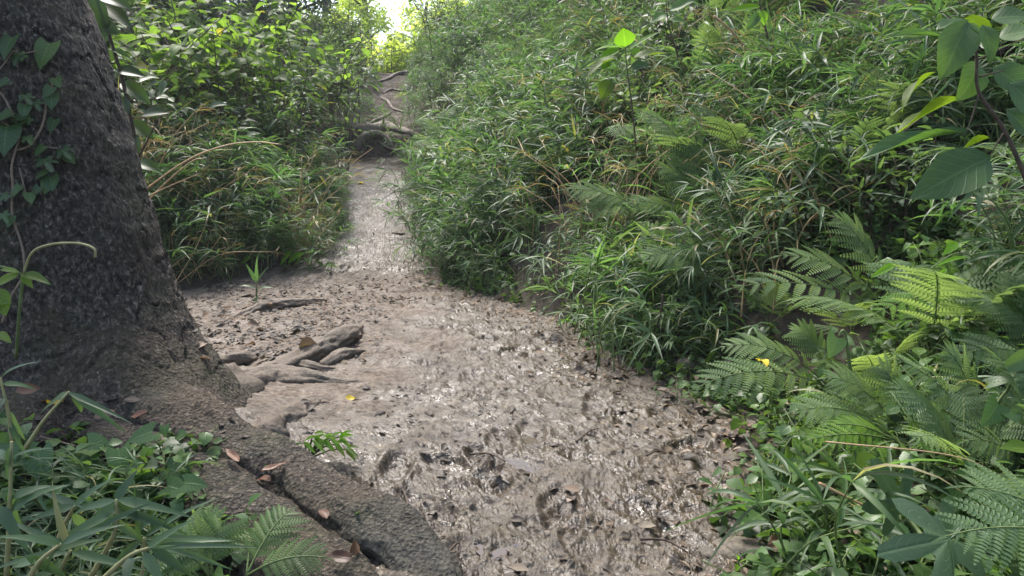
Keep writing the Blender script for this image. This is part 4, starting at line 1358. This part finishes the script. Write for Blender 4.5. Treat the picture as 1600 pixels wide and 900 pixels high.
# finely leaved dense shrubs flanking the trail head
fl_me = [leafy_plant(sr, 12, 1.9, .13, .06, 60, .55, .35).mesh("foliage", [M_fine, M_stem_brown], G_small, sr) for _ in range(2)]
for i, (px, py, y, s, lab) in enumerate(((470, 225, 13.2, .95, "dense fine-leaved dark shrub on the path's left shoulder"), (520, 190, 16.2, .85, "fine-leaved shrub overhanging the root step from the left"),
                                        (440, 240, 12.0, .85, "fine-leaved shrub between broad leafy shrub and the trail"), (540, 140, 19.0, .8, "fine-leaved shrub at the left of the upper trail"),
                                        (712, 130, 19.0, .8, "fine-leaved shrub at the right of the upper trail"), (545, 118, 22.5, .9, "fine-leaved shrub on the left of the bright crest"), (695, 112, 23.0, .9, "fine-leaved shrub on the right of the bright crest"))):
    b = P(px, py, y); b.z = h(b.x, b.y) - .05
    t = thing("fine_leaved_shrub", b, lab, "shrub", "shrubs flanking the trail", rz=sr.uniform(0, 6), scale=s)
    tag(link("foliage", fl_me[i % 2], t), kind="stuff")

# ------------------------------------------------------------------ bamboo grass clumps that can be told apart, right bank foot and left bank
br = random.Random(5)
CL = []
for k_ in range(5):
    t = thing("bamboo_grass", (0, 0, -60), "x", "bamboo grass")
    bamboo_plant(br, 3, .55, .10, .34, .027, 5, .6, 4).spawn(t, M_stem, L_blade if k_ % 2 else [mk("bamboo_blade", g, M_bamboo_blue) for g in G_blade])
    CL.append(t)
used = set()


def clump(i, loc, rz, s, label, group, tilt):
    r0 = CL[i]
    if i not in used:
        used.add(i)
        r0.location = loc; r0.rotation_euler = (tilt[0], tilt[1], rz); r0.scale = (s,) * 3
        r0["label"] = label; r0["group"] = group
        return r0
    return dup(r0, loc, rz, s, label, group, tilt)


zones = [  # (px range, py range, count, label, group)
    ((660, 800), (330, 440), 14, "arching bamboo grass clump at the bank foot where the trail narrows", "bamboo grass where the trail narrows"),
    ((800, 960), (370, 490), 14, "bamboo grass clump hanging over the mud below the dark hollow", "bamboo grass below the dark hollow"),
    ((980, 1130), (500, 580), 9, "low pale bamboo grass clump bending onto the mud at the path bend", "bamboo grass at the path bend"),
    ((1000, 1200), (430, 500), 8, "bamboo grass clump above the path bend beside the ferns", "bamboo grass above the bend"),
    ((1230, 1330), (790, 900), 4, "bamboo grass clump between the dead leaves and the lobed leaves", "bamboo grass by the lobed leaves"),
    ((1230, 1450), (240, 400), 10, "long-bladed bamboo grass clump beneath the large hanging sapling leaf", "bamboo grass under the sapling"),
    ((290, 500), (330, 430), 14, "bamboo grass clump at the foot of the left bank behind the litter", "bamboo grass on the left bank foot"),
    ((490, 528), (265, 400), 9, "pale bamboo grass clump spilling over the trail's left edge", "bamboo grass on the left trail edge"),
    ((525, 590), (140, 250), 9, "bamboo grass clump overhanging the upper trail from the left", "bamboo grass left of the upper trail"),
    ((640, 665), (110, 230), 7, "bamboo grass clump on the right shoulder of the root step", "bamboo grass by the root step"),
    ((640, 700), (240, 330), 6, "bamboo grass clump on the right of the upper trail", "bamboo grass along the upper trail"),
]
for (xr_, yr_, n, lab, grp) in zones:
    for k_ in range(n):
        px = xr_[0] + (xr_[1] - xr_[0]) * (k_ + br.random()) / n
        py = br.uniform(*yr_)
        p = G(px, py)
        s = br.uniform(.75, 1.15) * (.8 if py > 480 else .6 if px < 530 and px > 488 else 1.0)
        left = px < 560
        clump(br.randrange(5), (p.x, p.y, p.z - .02), br.uniform(0, 6.28), s, lab, grp, (br.uniform(-.1, .35), br.uniform(.0, .3) * (1 if left else -1.6)))

# ------------------------------------------------------------------ uncounted ground vegetation
_q = [G(1330, 40), G(1075, 385), G(1320, 520), G(880, 400)]
HOLES = [(_q[0].x, _q[0].y, .9), (_q[1].x, _q[1].y, .38), (_q[2].x, _q[2].y, .3), (_q[3].x, _q[3].y, .25), (.98, 1.75, .28)]


def bank_points(n, side, y0, y1, d0, d1, seed, keep=None, bias=1.0):
    g = np.random.default_rng(seed)
    y = y0 * np.exp(g.random(n) * math.log(y1 / y0))
    d = d0 + (d1 - d0) * g.random(n) ** bias
    if side > 0: x = np.interp(y, YR, XR) + d
    else: x = np.interp(y, YL, XL) - d
    ok = np.abs(x) < .95 * y + .6
    ok &= perlin(x * .9 + seed, y * .6) + .42 > g.random(n) * .9
    for (hx, hy, hr) in HOLES: ok &= np.hypot(x - hx, (y - hy) * .8) > hr
    ok &= ~((y > 13.5) & (d < .02 + .012 * (y - 13.5)))
    if keep is not None: ok &= keep(x, y, d)
    x, y = x[ok], y[ok]
    return np.stack([x, y, H(x, y) - .03], 1), g


def veg(name, label, cat, side, n, y0, y1, d0, d1, variants, smin, smax, seed, tilt=.25, keep=None, bias=1.0):
    pts, g = bank_points(n, side, y0, y1, d0, d1, seed, keep, bias)
    k_ = len(pts)
    rot = np.stack([g.normal(0, .15, k_), g.normal(-tilt * side, .18, k_), g.random(k_) * 6.28], 1)
    edge_ = np.where(side > 0, pts[:, 0] - np.interp(pts[:, 1], YR, XR), np.interp(pts[:, 1], YL, XL) - pts[:, 0])
    low_ = np.where(pts[:, 1] > 12.5, np.clip(.4 + edge_ * .6, .35, 1), 1)
    return scatter(name, pts, rot, g.uniform(smin, smax, k_) * low_, g.integers(0, len(variants), k_), variants, label, cat)


fernzone = lambda x, y, d: ~((y < 5.0) & (d < 1.6))
veg("bamboo_thicket", "dense bamboo grass covering the right bank", "bamboo grass", 1, 3900, 3.6, 24, .10, 6.5, T_bamboo + T_bamboo_cool, .45, 1.35, 1, .28, fernzone)
veg("fine_grass", "fine grass mixed into the right bank", "grass", 1, 3400, 4.2, 24, .02, 6.0, T_fine, .7, 1.2, 2, .3, fernzone)
veg("dry_grass", "straw coloured dead stalks in the bank grass", "dry grass", 1, 240, 4.2, 16, .3, 6.0, T_straw, .6, 1.2, 3, .3)
veg("low_bamboo", "short bamboo grass under the ferns", "bamboo grass", 1, 90, 2.6, 5.0, .25, 1.9, T_bamboo_cool + T_bamboo[:3], .35, .55, 4, .25)
veg("upper_fern_grass", "bamboo grass between the ferns and the big sapling", "bamboo grass", 1, 240, 3.0, 5.2, 1.2, 3.2, T_bamboo + T_bamboo_cool, .5, .95, 24, .3)
veg("ground_cover", "small round leaves covering the bank's foot", "ground cover", 1, 1700, 2.0, 9, .0, 1.3, T_cover, .8, 1.5, 5, .2)
veg("bank_undergrowth", "mixed leafy undergrowth high on the right bank", "undergrowth", 1, 1000, 4.4, 26, .7, 9, T_leafy + T_leafy_dark[:1], .35, .95, 6, .2)
veg("left_bank_grass", "bamboo grass covering the left bank", "bamboo grass", -1, 2300, 8.3, 23, .02, 6.5, T_bamboo[:4] + T_fine, .65, 1.1, 7, .2)
veg("left_front_grass", "tall arching bamboo grass at the front of the left bank", "bamboo grass", -1, 560, 8.5, 12.5, .40, 3.6, T_bamboo + T_bamboo_cool + T_fine, .9, 1.4, 17, .3)
veg("left_undergrowth", "shaded leafy undergrowth filling the left bank", "undergrowth", -1, 1100, 9.5, 26, .8, 9, T_leafy + T_leafy_dark, .7, 1.4, 8, .1, lambda x, y, d: d > 1.4)
gm = np.random.default_rng(12)
mp_ = []
for _ in range(80):
    q_ = surf(gm.uniform(-60, 330), gm.uniform(690, 960))
    mp_.append((q_.x, q_.y, q_.z - .02))
scatter("mound_cover", mp_, np.stack([gm.normal(0, .2, 80), gm.normal(0, .2, 80), gm.random(80) * 6.28], 1), gm.uniform(.8, 1.6, 80), gm.integers(0, 3, 80), T_cover, "small leaves covering the root mound at lower left", "ground cover")
mp_ = []
for _ in range(130):
    q_ = surf(gm.uniform(1270, 1700), gm.uniform(560, 960))
    mp_.append((q_.x, q_.y, q_.z - .02))
scatter("fern_floor_cover", mp_, np.stack([gm.normal(0, .2, 130), gm.normal(-.2, .2, 130), gm.random(130) * 6.28], 1), gm.uniform(.8, 1.5, 130), gm.integers(0, 3, 130), T_cover, "small leaves covering the soil between the lower right ferns", "ground cover")
mp_ = []
for _ in range(22):
    q_ = surf(gm.uniform(-120, 250), gm.uniform(760, 1000))
    mp_.append((q_.x, q_.y, q_.z - .03))
scatter("mound_bamboo", mp_, np.stack([gm.normal(0, .2, 22), gm.normal(.15, .2, 22), gm.random(22) * 6.28], 1), gm.uniform(.35, .55, 22), gm.integers(0, 3, 22), T_bamboo_cool, "short bamboo grass under the larger blades at lower left", "bamboo grass")
mbf = []
for _ in range(2):
    mb = MB()
    for k_ in range(5):
        lay = frond_layout((0, 0, 0), (.5 * math.cos(k_ * 1.3), .5 * math.sin(k_ * 1.3), vr.uniform(.2, .45)), .20, .15, 10, fr_, (0, 0, 1))
        for M in lay[1]: mb.add(xf(PIN_V, M), PIN_F, PIN_UV, 0.0)
    mbf.append(mb.mesh("fern_tuft", M_fern, smoothed=False))
veg("fern_patches", "ferns mixed all through the grass of the right bank", "ferns", 1, 260, 4.6, 15, .5, 6.0, mbf, .7, 1.3, 23, .35)
veg("left_edge_grass", "wispy pale grass fading into the mud at the left bank's foot", "grass", -1, 260, 8.1, 14, -.12, .5, T_fine + T_straw[:1], .35, .75, 28, .35)
veg("left_dry_grass", "straw coloured stalks in the left bank grass", "dry grass", -1, 150, 8.35, 12.5, .05, 3.0, T_straw, .8, 1.3, 27, .2)
# beyond the crest, full sun painted into the leaf colour
g9 = np.random.default_rng(9)
cx_ = np.concatenate([g9.uniform(-9, 3.5, 420)]); cy_ = g9.uniform(24, 42, 420)
keep9 = (np.abs(cx_ + 3.4 + (cy_ - 24) * .1) > .0)
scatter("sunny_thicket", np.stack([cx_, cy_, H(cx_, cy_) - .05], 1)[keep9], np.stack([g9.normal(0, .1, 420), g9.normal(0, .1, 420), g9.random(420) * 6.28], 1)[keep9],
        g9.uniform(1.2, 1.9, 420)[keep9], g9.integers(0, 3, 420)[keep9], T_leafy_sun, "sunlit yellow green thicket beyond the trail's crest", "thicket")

# ------------------------------------------------------------------ trees behind
trnd = random.Random(61)
CRN, TRK = [], []
for v_ in range(3):
    cl = []
    tm = MB()
    top = 6.0
    v, f = tube(spline([(0, 0, -.3), (.15, .1, 2.0), (-.1, .2, 4.0), (.1, 0, 6.2)], 12), np.linspace(.24, .09, 12), 10)
    tm.add(v, f)
    for k_ in range(11):
        a = k_ * 2.4 + trnd.random(); z0 = 1.6 + k_ * .40
        ln = trnd.uniform(1.4, 2.4) * (1.1 - k_ * .04)
        e = Vector((math.cos(a) * ln, math.sin(a) * ln, z0 + trnd.uniform(.5, 1.3)))
        v, f = tube(spline([(0, 0, z0), (e.x * .5, e.y * .5, z0 + .5), e], 7), np.linspace(.07, .02, 7), 6)
        tm.add(v, f)
        for q in range(4):
            t = trnd.uniform(.45, 1.1)
            cl.append(((e.x * t + trnd.gauss(0, .4), e.y * t + trnd.gauss(0, .4), z0 + (e.z - z0) * t + trnd.gauss(.1, .4)), trnd.uniform(.4, .75)))
    cl.append(((0, 0, 6.4), .9))
    CRN.append(leaf_cloud(cl, 110, .20, trnd, M_dark, "crown")); TRK.append(tm.mesh("trunk", M_bark))
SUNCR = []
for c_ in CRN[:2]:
    c2 = c_.copy(); c2.materials.clear(); c2.materials.append(M_sun_tint); SUNCR.append(c2)  # dark crown copied with sunlight painted into its leaf colour
for i, (x, y, s, sunny, lab) in enumerate((
        (-8.6, 19.0, 1.0, 0, "shade tree behind the left bank shrubs, nearest the trunk"), (-12.5, 15.0, 1.0, 0, "dark shade tree at far left behind the big trunk"), (-8.0, 24.0, 1.0, 0, "dark tree above the left shrubs close to the bright gap"),
        (-13.0, 20.0, 1.1, 0, "deep shade tree at the back of the left bank"), (-7.2, 25.5, .85, 0, "tree leaning over the trail crest from the left"),
        (2.4, 20.0, .9, 0, "tree above the upper right bank beside the bright gap"), (4.2, 15.0, 1.0, 0, "dark tree on top of the right bank"), (6.6, 10.5, 1.0, 0, "shade tree high on the right bank behind the sapling"),
        (4.5, 8.7, .95, 0, "tree overhanging the middle of the right bank from above"), (5.2, 6.3, .9, 0, "tree overhanging the sapling from the top of the right bank"),
        (.6, 30.0, .8, 0, "grey green tree right of the bright gap beyond the crest"),
        (-5.0, 45.0, 1.15, 1, "farthest sunlit tree seen through the bright gap"), (-9.5, 40.0, 1.1, 1, "sunlit tree half hidden by the shrubs at the left of the bright gap"),
        (-6.0, 31.0, .85, 1, "sunlit yellow green tree in the bright gap, left side"), (-2.4, 34.0, .75, 1, "sunlit yellow green tree in the bright gap, right side"))):
    t = thing("shade_tree" if not sunny else "sunlit_tree", (x, y, h(x, y) - .1), lab, "tree", "trees around the banks", rz=trnd.uniform(0, 6.28), scale=s)
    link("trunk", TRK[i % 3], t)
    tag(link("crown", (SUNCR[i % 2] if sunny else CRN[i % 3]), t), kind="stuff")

# ------------------------------------------------------------------ exposed roots across the upper trail
for (pts, lab) in (([(540, 200, 0, .08), (560, 207, 0, .17), (580, 208, 0, .20), (600, 200, 0, .16), (622, 205, 0, .12), (655, 212, 0, .07)], "thick dark root arching across the trail as the top of the step"),
                   ([(556, 238, 0, .08), (566, 220, 0, .13), (588, 212, 0, .10), (604, 218, 0, .07), (614, 232, 0, .05)], "looping root below the thick one on the step's left"),
                   ([(590, 222, 0, .03), (606, 232, 0, .05), (624, 238, 0, .05), (650, 232, 0, .03)], "pale thin root along the right foot of the step"),
                   ([(565, 200, 0, .03), (585, 190, 0, .05), (600, 183, 0, .05), (612, 174, 0, .03)], "slanting root climbing above the step"),
                   ([(594, 152, 0, .03), (606, 160, 0, .06), (614, 170, 0, .05), (632, 176, 0, .03)], "crooked root halfway up the upper trail"),
                   ([(598, 146, 0, .02), (612, 140, 0, .04), (628, 143, 0, .04), (640, 136, 0, .02)], "thin root crossing the upper trail under the crest"),
                   ([(590, 128, 0, .03), (606, 124, 0, .06), (622, 116, 0, .07), (644, 112, 0, .04)], "dark root bar on the crest against the light")):
    W = []
    for (px, py, o, r) in pts:
        p = G(px, py); W.append((p.x, p.y, h(p.x, p.y) + r * .2, r * .8))
    V, a, b = root_mesh("exposed_root", W, M_root, 40, 18, .9, .12, seed=W[0][0])
    tag(link("exposed_root", grid_mesh("exposed_root", V, a, b, M_root)), lab, "root", "roots across the upper trail")

# ------------------------------------------------------------------ stones
def stone(px, py, r, sc, lab, mat=M_rock, dz=0.0):
    p = G(px, py)
    u, v = np.meshgrid(np.linspace(0, 2 * np.pi, 40), np.linspace(0, np.pi, 24))
    X, Y, Z = np.cos(u) * np.sin(v), np.sin(u) * np.sin(v), np.cos(v)
    q = r * (1 + .30 * fbm(X * .8 + px + Z * .5, Y * .8 + Z * .7, 1.0, 2) + .05 * fbm(X * 2 + px, Y * 2 + Z, 2.0, 3))
    V = np.stack([(X * q * sc[0]).ravel(), (Y * q * sc[1]).ravel(), (Z * q * sc[2]).ravel()], 1)
    return tag(link("stone", grid_mesh("stone", V, 40, 24, mat), M=Matrix.Translation((p.x, p.y, p.z + dz))), lab, "stone")


stone(1165, 850, .13, (1.4, .8, .45), "flat mossy brown stone half sunk at the mud's lower right edge", dz=-.05)
stone(1040, 890, .12, (1.5, .7, .4), "muddy stone at the bottom edge left of the mossy one", dz=-.06)
stone(1215, 815, .10, (1.3, .9, .6), "dark mossy stone behind the flat one under bamboo grass", dz=-.03)
stone(1085, 570, .09, (1.2, .9, .7), "dark stone under drooping bamboo blades at the path bend")

# ------------------------------------------------------------------ dry stalks and twigs
def stalk(pts, y, rad, lab, name="dry_stalk", mat=M_culm, grp=None):
    pw = spline([P(a, b, y + dy) for (a, b, dy) in pts], 24)
    mb = MB(); v, f = tube(pw, np.linspace(rad, rad * .5, 24), 5); mb.add(v, f)
    return tag(link(name, mb.mesh(name, mat)), lab, "stalk" if name == "dry_stalk" else "twig", grp)


stalk([(222, 300, 0), (290, 252, -.2), (350, 228, -.3), (400, 222, -.4), (440, 226, -.5)], 7.9, .011, "long tan dry stalk arching highest over the left bank grass")
stalk([(230, 315, 0), (265, 280, -.1), (300, 252, -.2), (320, 247, -.2)], 7.8, .010, "short tan dry stalk below the long arching one")
stalk([(225, 310, 0), (262, 292, 0), (310, 272, -.1)], 7.7, .009, "lowest tan dry stalk pointing at the left bank grass")
stalk([(1290, 690, 0), (1500, 715, -.1), (1590, 770, -.1)], 2.0, .0025, "long thin straw stalk lying across lower right greenery")
stalk([(1280, 755, 0), (1340, 785, 0), (1378, 800, 0)], 2.05, .005, "greenish stalk pointing at the upper lobed leaf")
stalk([(1205, 170, 0), (1235, 205, 0), (1250, 260, -.1)], 5.4, .008, "pale dead twig arching in the bank grass at upper right", "dry_twig")
stalk([(1115, 25, 0), (1140, 45, 0), (1162, 70, 0)], 6.6, .012, "grey forked dead twig near the bank top", "dry_twig")
stalk([(1036, 460, 0), (1032, 490, 0), (1026, 510, 0)], 4.9, .012, "reddish brown dead stem in the hollow above the bend", "dry_twig", M_stem_brown)
for (a, b, lab) in (((735, 702), (790, 722), "thin dark twig pressed in the mud left of the puddle"), ((900, 690), (935, 668), "thin bent twig on the mud right of the puddle"), ((640, 800), (610, 742), "dark twig beside the front root's mud edge"),
                    ((1010, 716), (1040, 712), "short dark twig on firm mud at right"), ((1000, 845), (1075, 858), "dark twig near the muddy bottom stone"), ((690, 870), (720, 845), "grey forked twig at the root's muddy tip")):
    p, q = G(*a), G(*b)
    p.z, q.z = floor_h(p.x, p.y) + .012, floor_h(q.x, q.y) + .012
    mid = (p + q) / 2 + Vector((.01, .02, .012))
    mb = MB(); v, f = tube(spline([p, mid, q], 9), np.linspace(.006, .003, 9), 5); mb.add(v, f)
    tag(link("twig", mb.mesh("twig", M_stem_brown)), lab, "twig")

# ------------------------------------------------------------------ fallen leaves
lr = random.Random(77)


def fallen(px, py, size_px, lab, meshes, an=None, grp=None, lift=.012, tilt=.5, p=None, asp=.48):
    p = p or surf(px, py)
    p = Vector((p.x, p.y, max(p.z, floor_h(p.x, p.y)) + lift))
    an = lr.uniform(0, 6.28) if an is None else an
    L_ = size_px / FPX * p.y
    d = Vector((math.cos(an), math.sin(an), lr.uniform(-.1, .25)))
    up = Vector((lr.gauss(0, tilt), lr.gauss(-.2, tilt), 1))
    o = link("fallen_leaf", meshes[lr.randrange(len(meshes))], M=mat4(p - d * L_ * .5, d, up, L_ * asp, L_, L_))
    return tag(o, lab, "leaf", grp)


def on_root(px, py): return surf(px, py, .015)


fallen(507, 806, 34, "pink-brown curled leaf lying in the crack of the front root", L_red, 2.2, p=on_root(507, 806))
fallen(552, 862, 52, "russet cupped leaf standing against the front root", L_red, 1.5, p=on_root(552, 862), tilt=.8)
fallen(535, 880, 46, "dull pink leaf with a hole below the russet cupped one", L_red, 2.9, p=on_root(535, 880))
fallen(410, 758, 36, "pale pink dead leaf tucked beside the root's crack", L_red, 2.6, p=on_root(410, 758))
fallen(362, 722, 44, "orange brown toothed leaf on the trunk's foot", L_red, 2.4, p=on_root(362, 722), asp=.3)
fallen(432, 738, 46, "dark red leaf wedged at the big root's top", L_red, .6, p=on_root(432, 738), asp=.3)
fallen(85, 632, 40, "bright yellow crumpled leaf at the trunk's foot", L_yel, 2.4, p=P(85, 632, 3.1), tilt=.9, asp=.6)
fallen(158, 646, 46, "orange tan torn leaf on the root mound", L_dry, 3.1, p=P(158, 646, 3.05))
fallen(45, 612, 40, "brown leaf lying left of the yellow crumpled one", L_red, 1.0, p=P(45, 612, 3.1))
fallen(1192, 570, 34, "yellow withered leaf caught hanging on the pale fern", L_yel, -1.4, p=P(1192, 568, 3.3), tilt=1.2, asp=.6)
fallen(1137, 695, 36, "fresh green curved leaf lying on firm mud at right", [L_oval[1]], .6, asp=.4)
fallen(1210, 865, 62, "large dull pink leaf standing at the path's lower right edge", L_red, 1.6, tilt=.9, lift=.05)
fallen(563, 287, 12, "tiny orange leaf on the narrow trail", L_yel, .5, asp=.8)
fallen(548, 625, 18, "small orange leaf on the mud by the left roots", L_yel, .5, asp=.7)
fallen(940, 545, 22, "pale yellow leaf on the mud edge near the path bend", L_yel, .2)
fallen(932, 530, 40, "broad brown dead leaf at the mud edge by the bend", L_dryd, .5, asp=.7)
fallen(480, 540, 40, "large pale curled leaf against the mossy root knob", L_dry, 1.2, tilt=.8, asp=.6)
zonesl = [((300, 470), (455, 560), 40, L_dry + L_dryd, (14, 30), "pale brown dead leaf on the sunny litter right of the trunk", "dead leaves on the sunny litter"),
          ((340, 520), (610, 690), 10, L_dryd, (14, 28), "curled dead leaf on damp soil between the left roots", "dead leaves between the roots"),
          ((1080, 1250), (620, 720), 36, L_dryd, (24, 48), "dark wet dead leaf heaped at the foot of the right ferns", "dead leaves under the ferns"),
          ((1190, 1260), (720, 850), 18, L_dryd + L_red, (22, 44), "dark dead leaf along the lower right mud edge", "dead leaves on the lower right edge"),
          ((880, 1080), (500, 600), 20, L_dryd, (18, 36), "dead leaf scattered on the mud edge at the bend", "dead leaves at the bend"),
          ((40, 230), (620, 720), 12, L_red + L_dryd, (22, 38), "brown dead leaf among the vine on the root mound", "dead leaves on the root mound"),
          ((560, 1050), (600, 890), 44, L_dryd, (14, 30), "dark leaf scrap trodden into the wet mud", "leaf scraps in the mud")]
for (xr_, yr_, n, ms, sz, lab, grp) in zonesl:
    for _ in range(n):
        fallen(lr.uniform(*xr_), lr.uniform(*yr_), lr.uniform(*sz), lab, ms, grp=grp, tilt=.35, lift=lr.uniform(.0, .02))
# uncountable litter crumbs
gl = np.random.default_rng(31)
T_lit = []
for v_ in range(4):
    mb = MB()
    for k_ in range(9):
        g_ = G_small[k_ % 3]; a = gl.random() * 6.28; l_ = gl.uniform(.025, .075)
        M = mat4((gl.normal(0, .12), gl.normal(0, .12), .012), (math.cos(a), math.sin(a), gl.normal(0, .15)), (gl.normal(0, .4), gl.normal(0, .4), 1), l_ * .45, l_, l_)
        mb.add(xf(g_[0], M), g_[1], g_[2], gl.random())
    T_lit.append(mb.mesh("litter", M_dry if v_ < 2 else M_dry_dark))
P_, I_ = [], []
for _ in range(460):
    z_ = gl.random()
    if z_ < .62: x, y, k_ = gl.uniform(-3.4, -1.0), gl.uniform(4.7, 8.5), gl.integers(0, 3)
    elif z_ < .85:
        y = gl.uniform(2.2, 9); x = np.interp(y, YR, XR) + gl.normal(.05, .16); k_ = gl.integers(2, 4)
    else:
        y = gl.uniform(2.2, 9.5); x = np.interp(y, YR, XR) - abs(gl.normal(0, .35)); k_ = 3
    P_.append((x, y, floor_h(x, y))); I_.append(k_)
n_ = len(P_)
scatter("leaf_litter", P_, np.stack([np.zeros(n_), np.zeros(n_), gl.random(n_) * 6.28], 1), gl.uniform(.7, 1.3, n_), I_, T_lit, "crumbled brown leaf litter along the path edges", "leaf litter")

# scraps of leaf trodden into the mud
T_scr = []
for v_ in range(3):
    mb = MB()
    for k_ in range(7):
        g_ = G_small[k_ % 3]; a = gl.random() * 6.28; l_ = gl.uniform(.02, .06)
        M = mat4((gl.normal(0, .16), gl.normal(0, .16), .006), (math.cos(a), math.sin(a), gl.normal(0, .12)), (gl.normal(0, .35), gl.normal(0, .35), 1), l_ * .5, l_, l_)
        mb.add(xf(g_[0], M), g_[1], g_[2], gl.random())
    T_scr.append(mb.mesh("scrap", M_dry_dark))
P_ = []
for _ in range(170):
    y = 1.9 * math.exp(gl.random() * math.log(12 / 1.9)); a_ = max(np.interp(y, YL, XL), -.9 if y < 4.5 else -2.6); x = gl.uniform(a_, np.interp(y, YR, XR))
    P_.append((x, y, floor_h(x, y)))
scatter("trodden_leaf_scraps", P_, np.stack([np.zeros(170), np.zeros(170), gl.random(170) * 6.28], 1), gl.uniform(.6, 1.2, 170), gl.integers(0, 3, 170), T_scr, "dark leaf scraps trodden all over the mud", "leaf litter")

# ------------------------------------------------------------------ thin volume added to pale the far trail, standing in for lens veil
hz = MB()
x0, x1, y0, y1, z0, z1 = -180, 180, -50, 280, -3, 18
hz.add([(x0, y0, z0), (x1, y0, z0), (x1, y1, z0), (x0, y1, z0), (x0, y0, z1), (x1, y0, z1), (x1, y1, z1), (x0, y1, z1)],
       [(0, 3, 2, 1), (4, 5, 6, 7), (0, 1, 5, 4), (1, 2, 6, 5), (2, 3, 7, 6), (3, 0, 4, 7)])
hm = NT("veil_volume")
pv = hm.n("ShaderNodeVolumePrincipled")
pv.inputs["Color"].default_value = (.93, .96, 1.0, 1)
pv.inputs["Density"].default_value = .0011
pv.inputs["Anisotropy"].default_value = .3
hm.l(pv.outputs[0], hm.out.inputs["Volume"])
tag(link("haze", hz.mesh("haze", hm.m, False)), "added thin veil paling the far trail", "haze", kind="stuff")
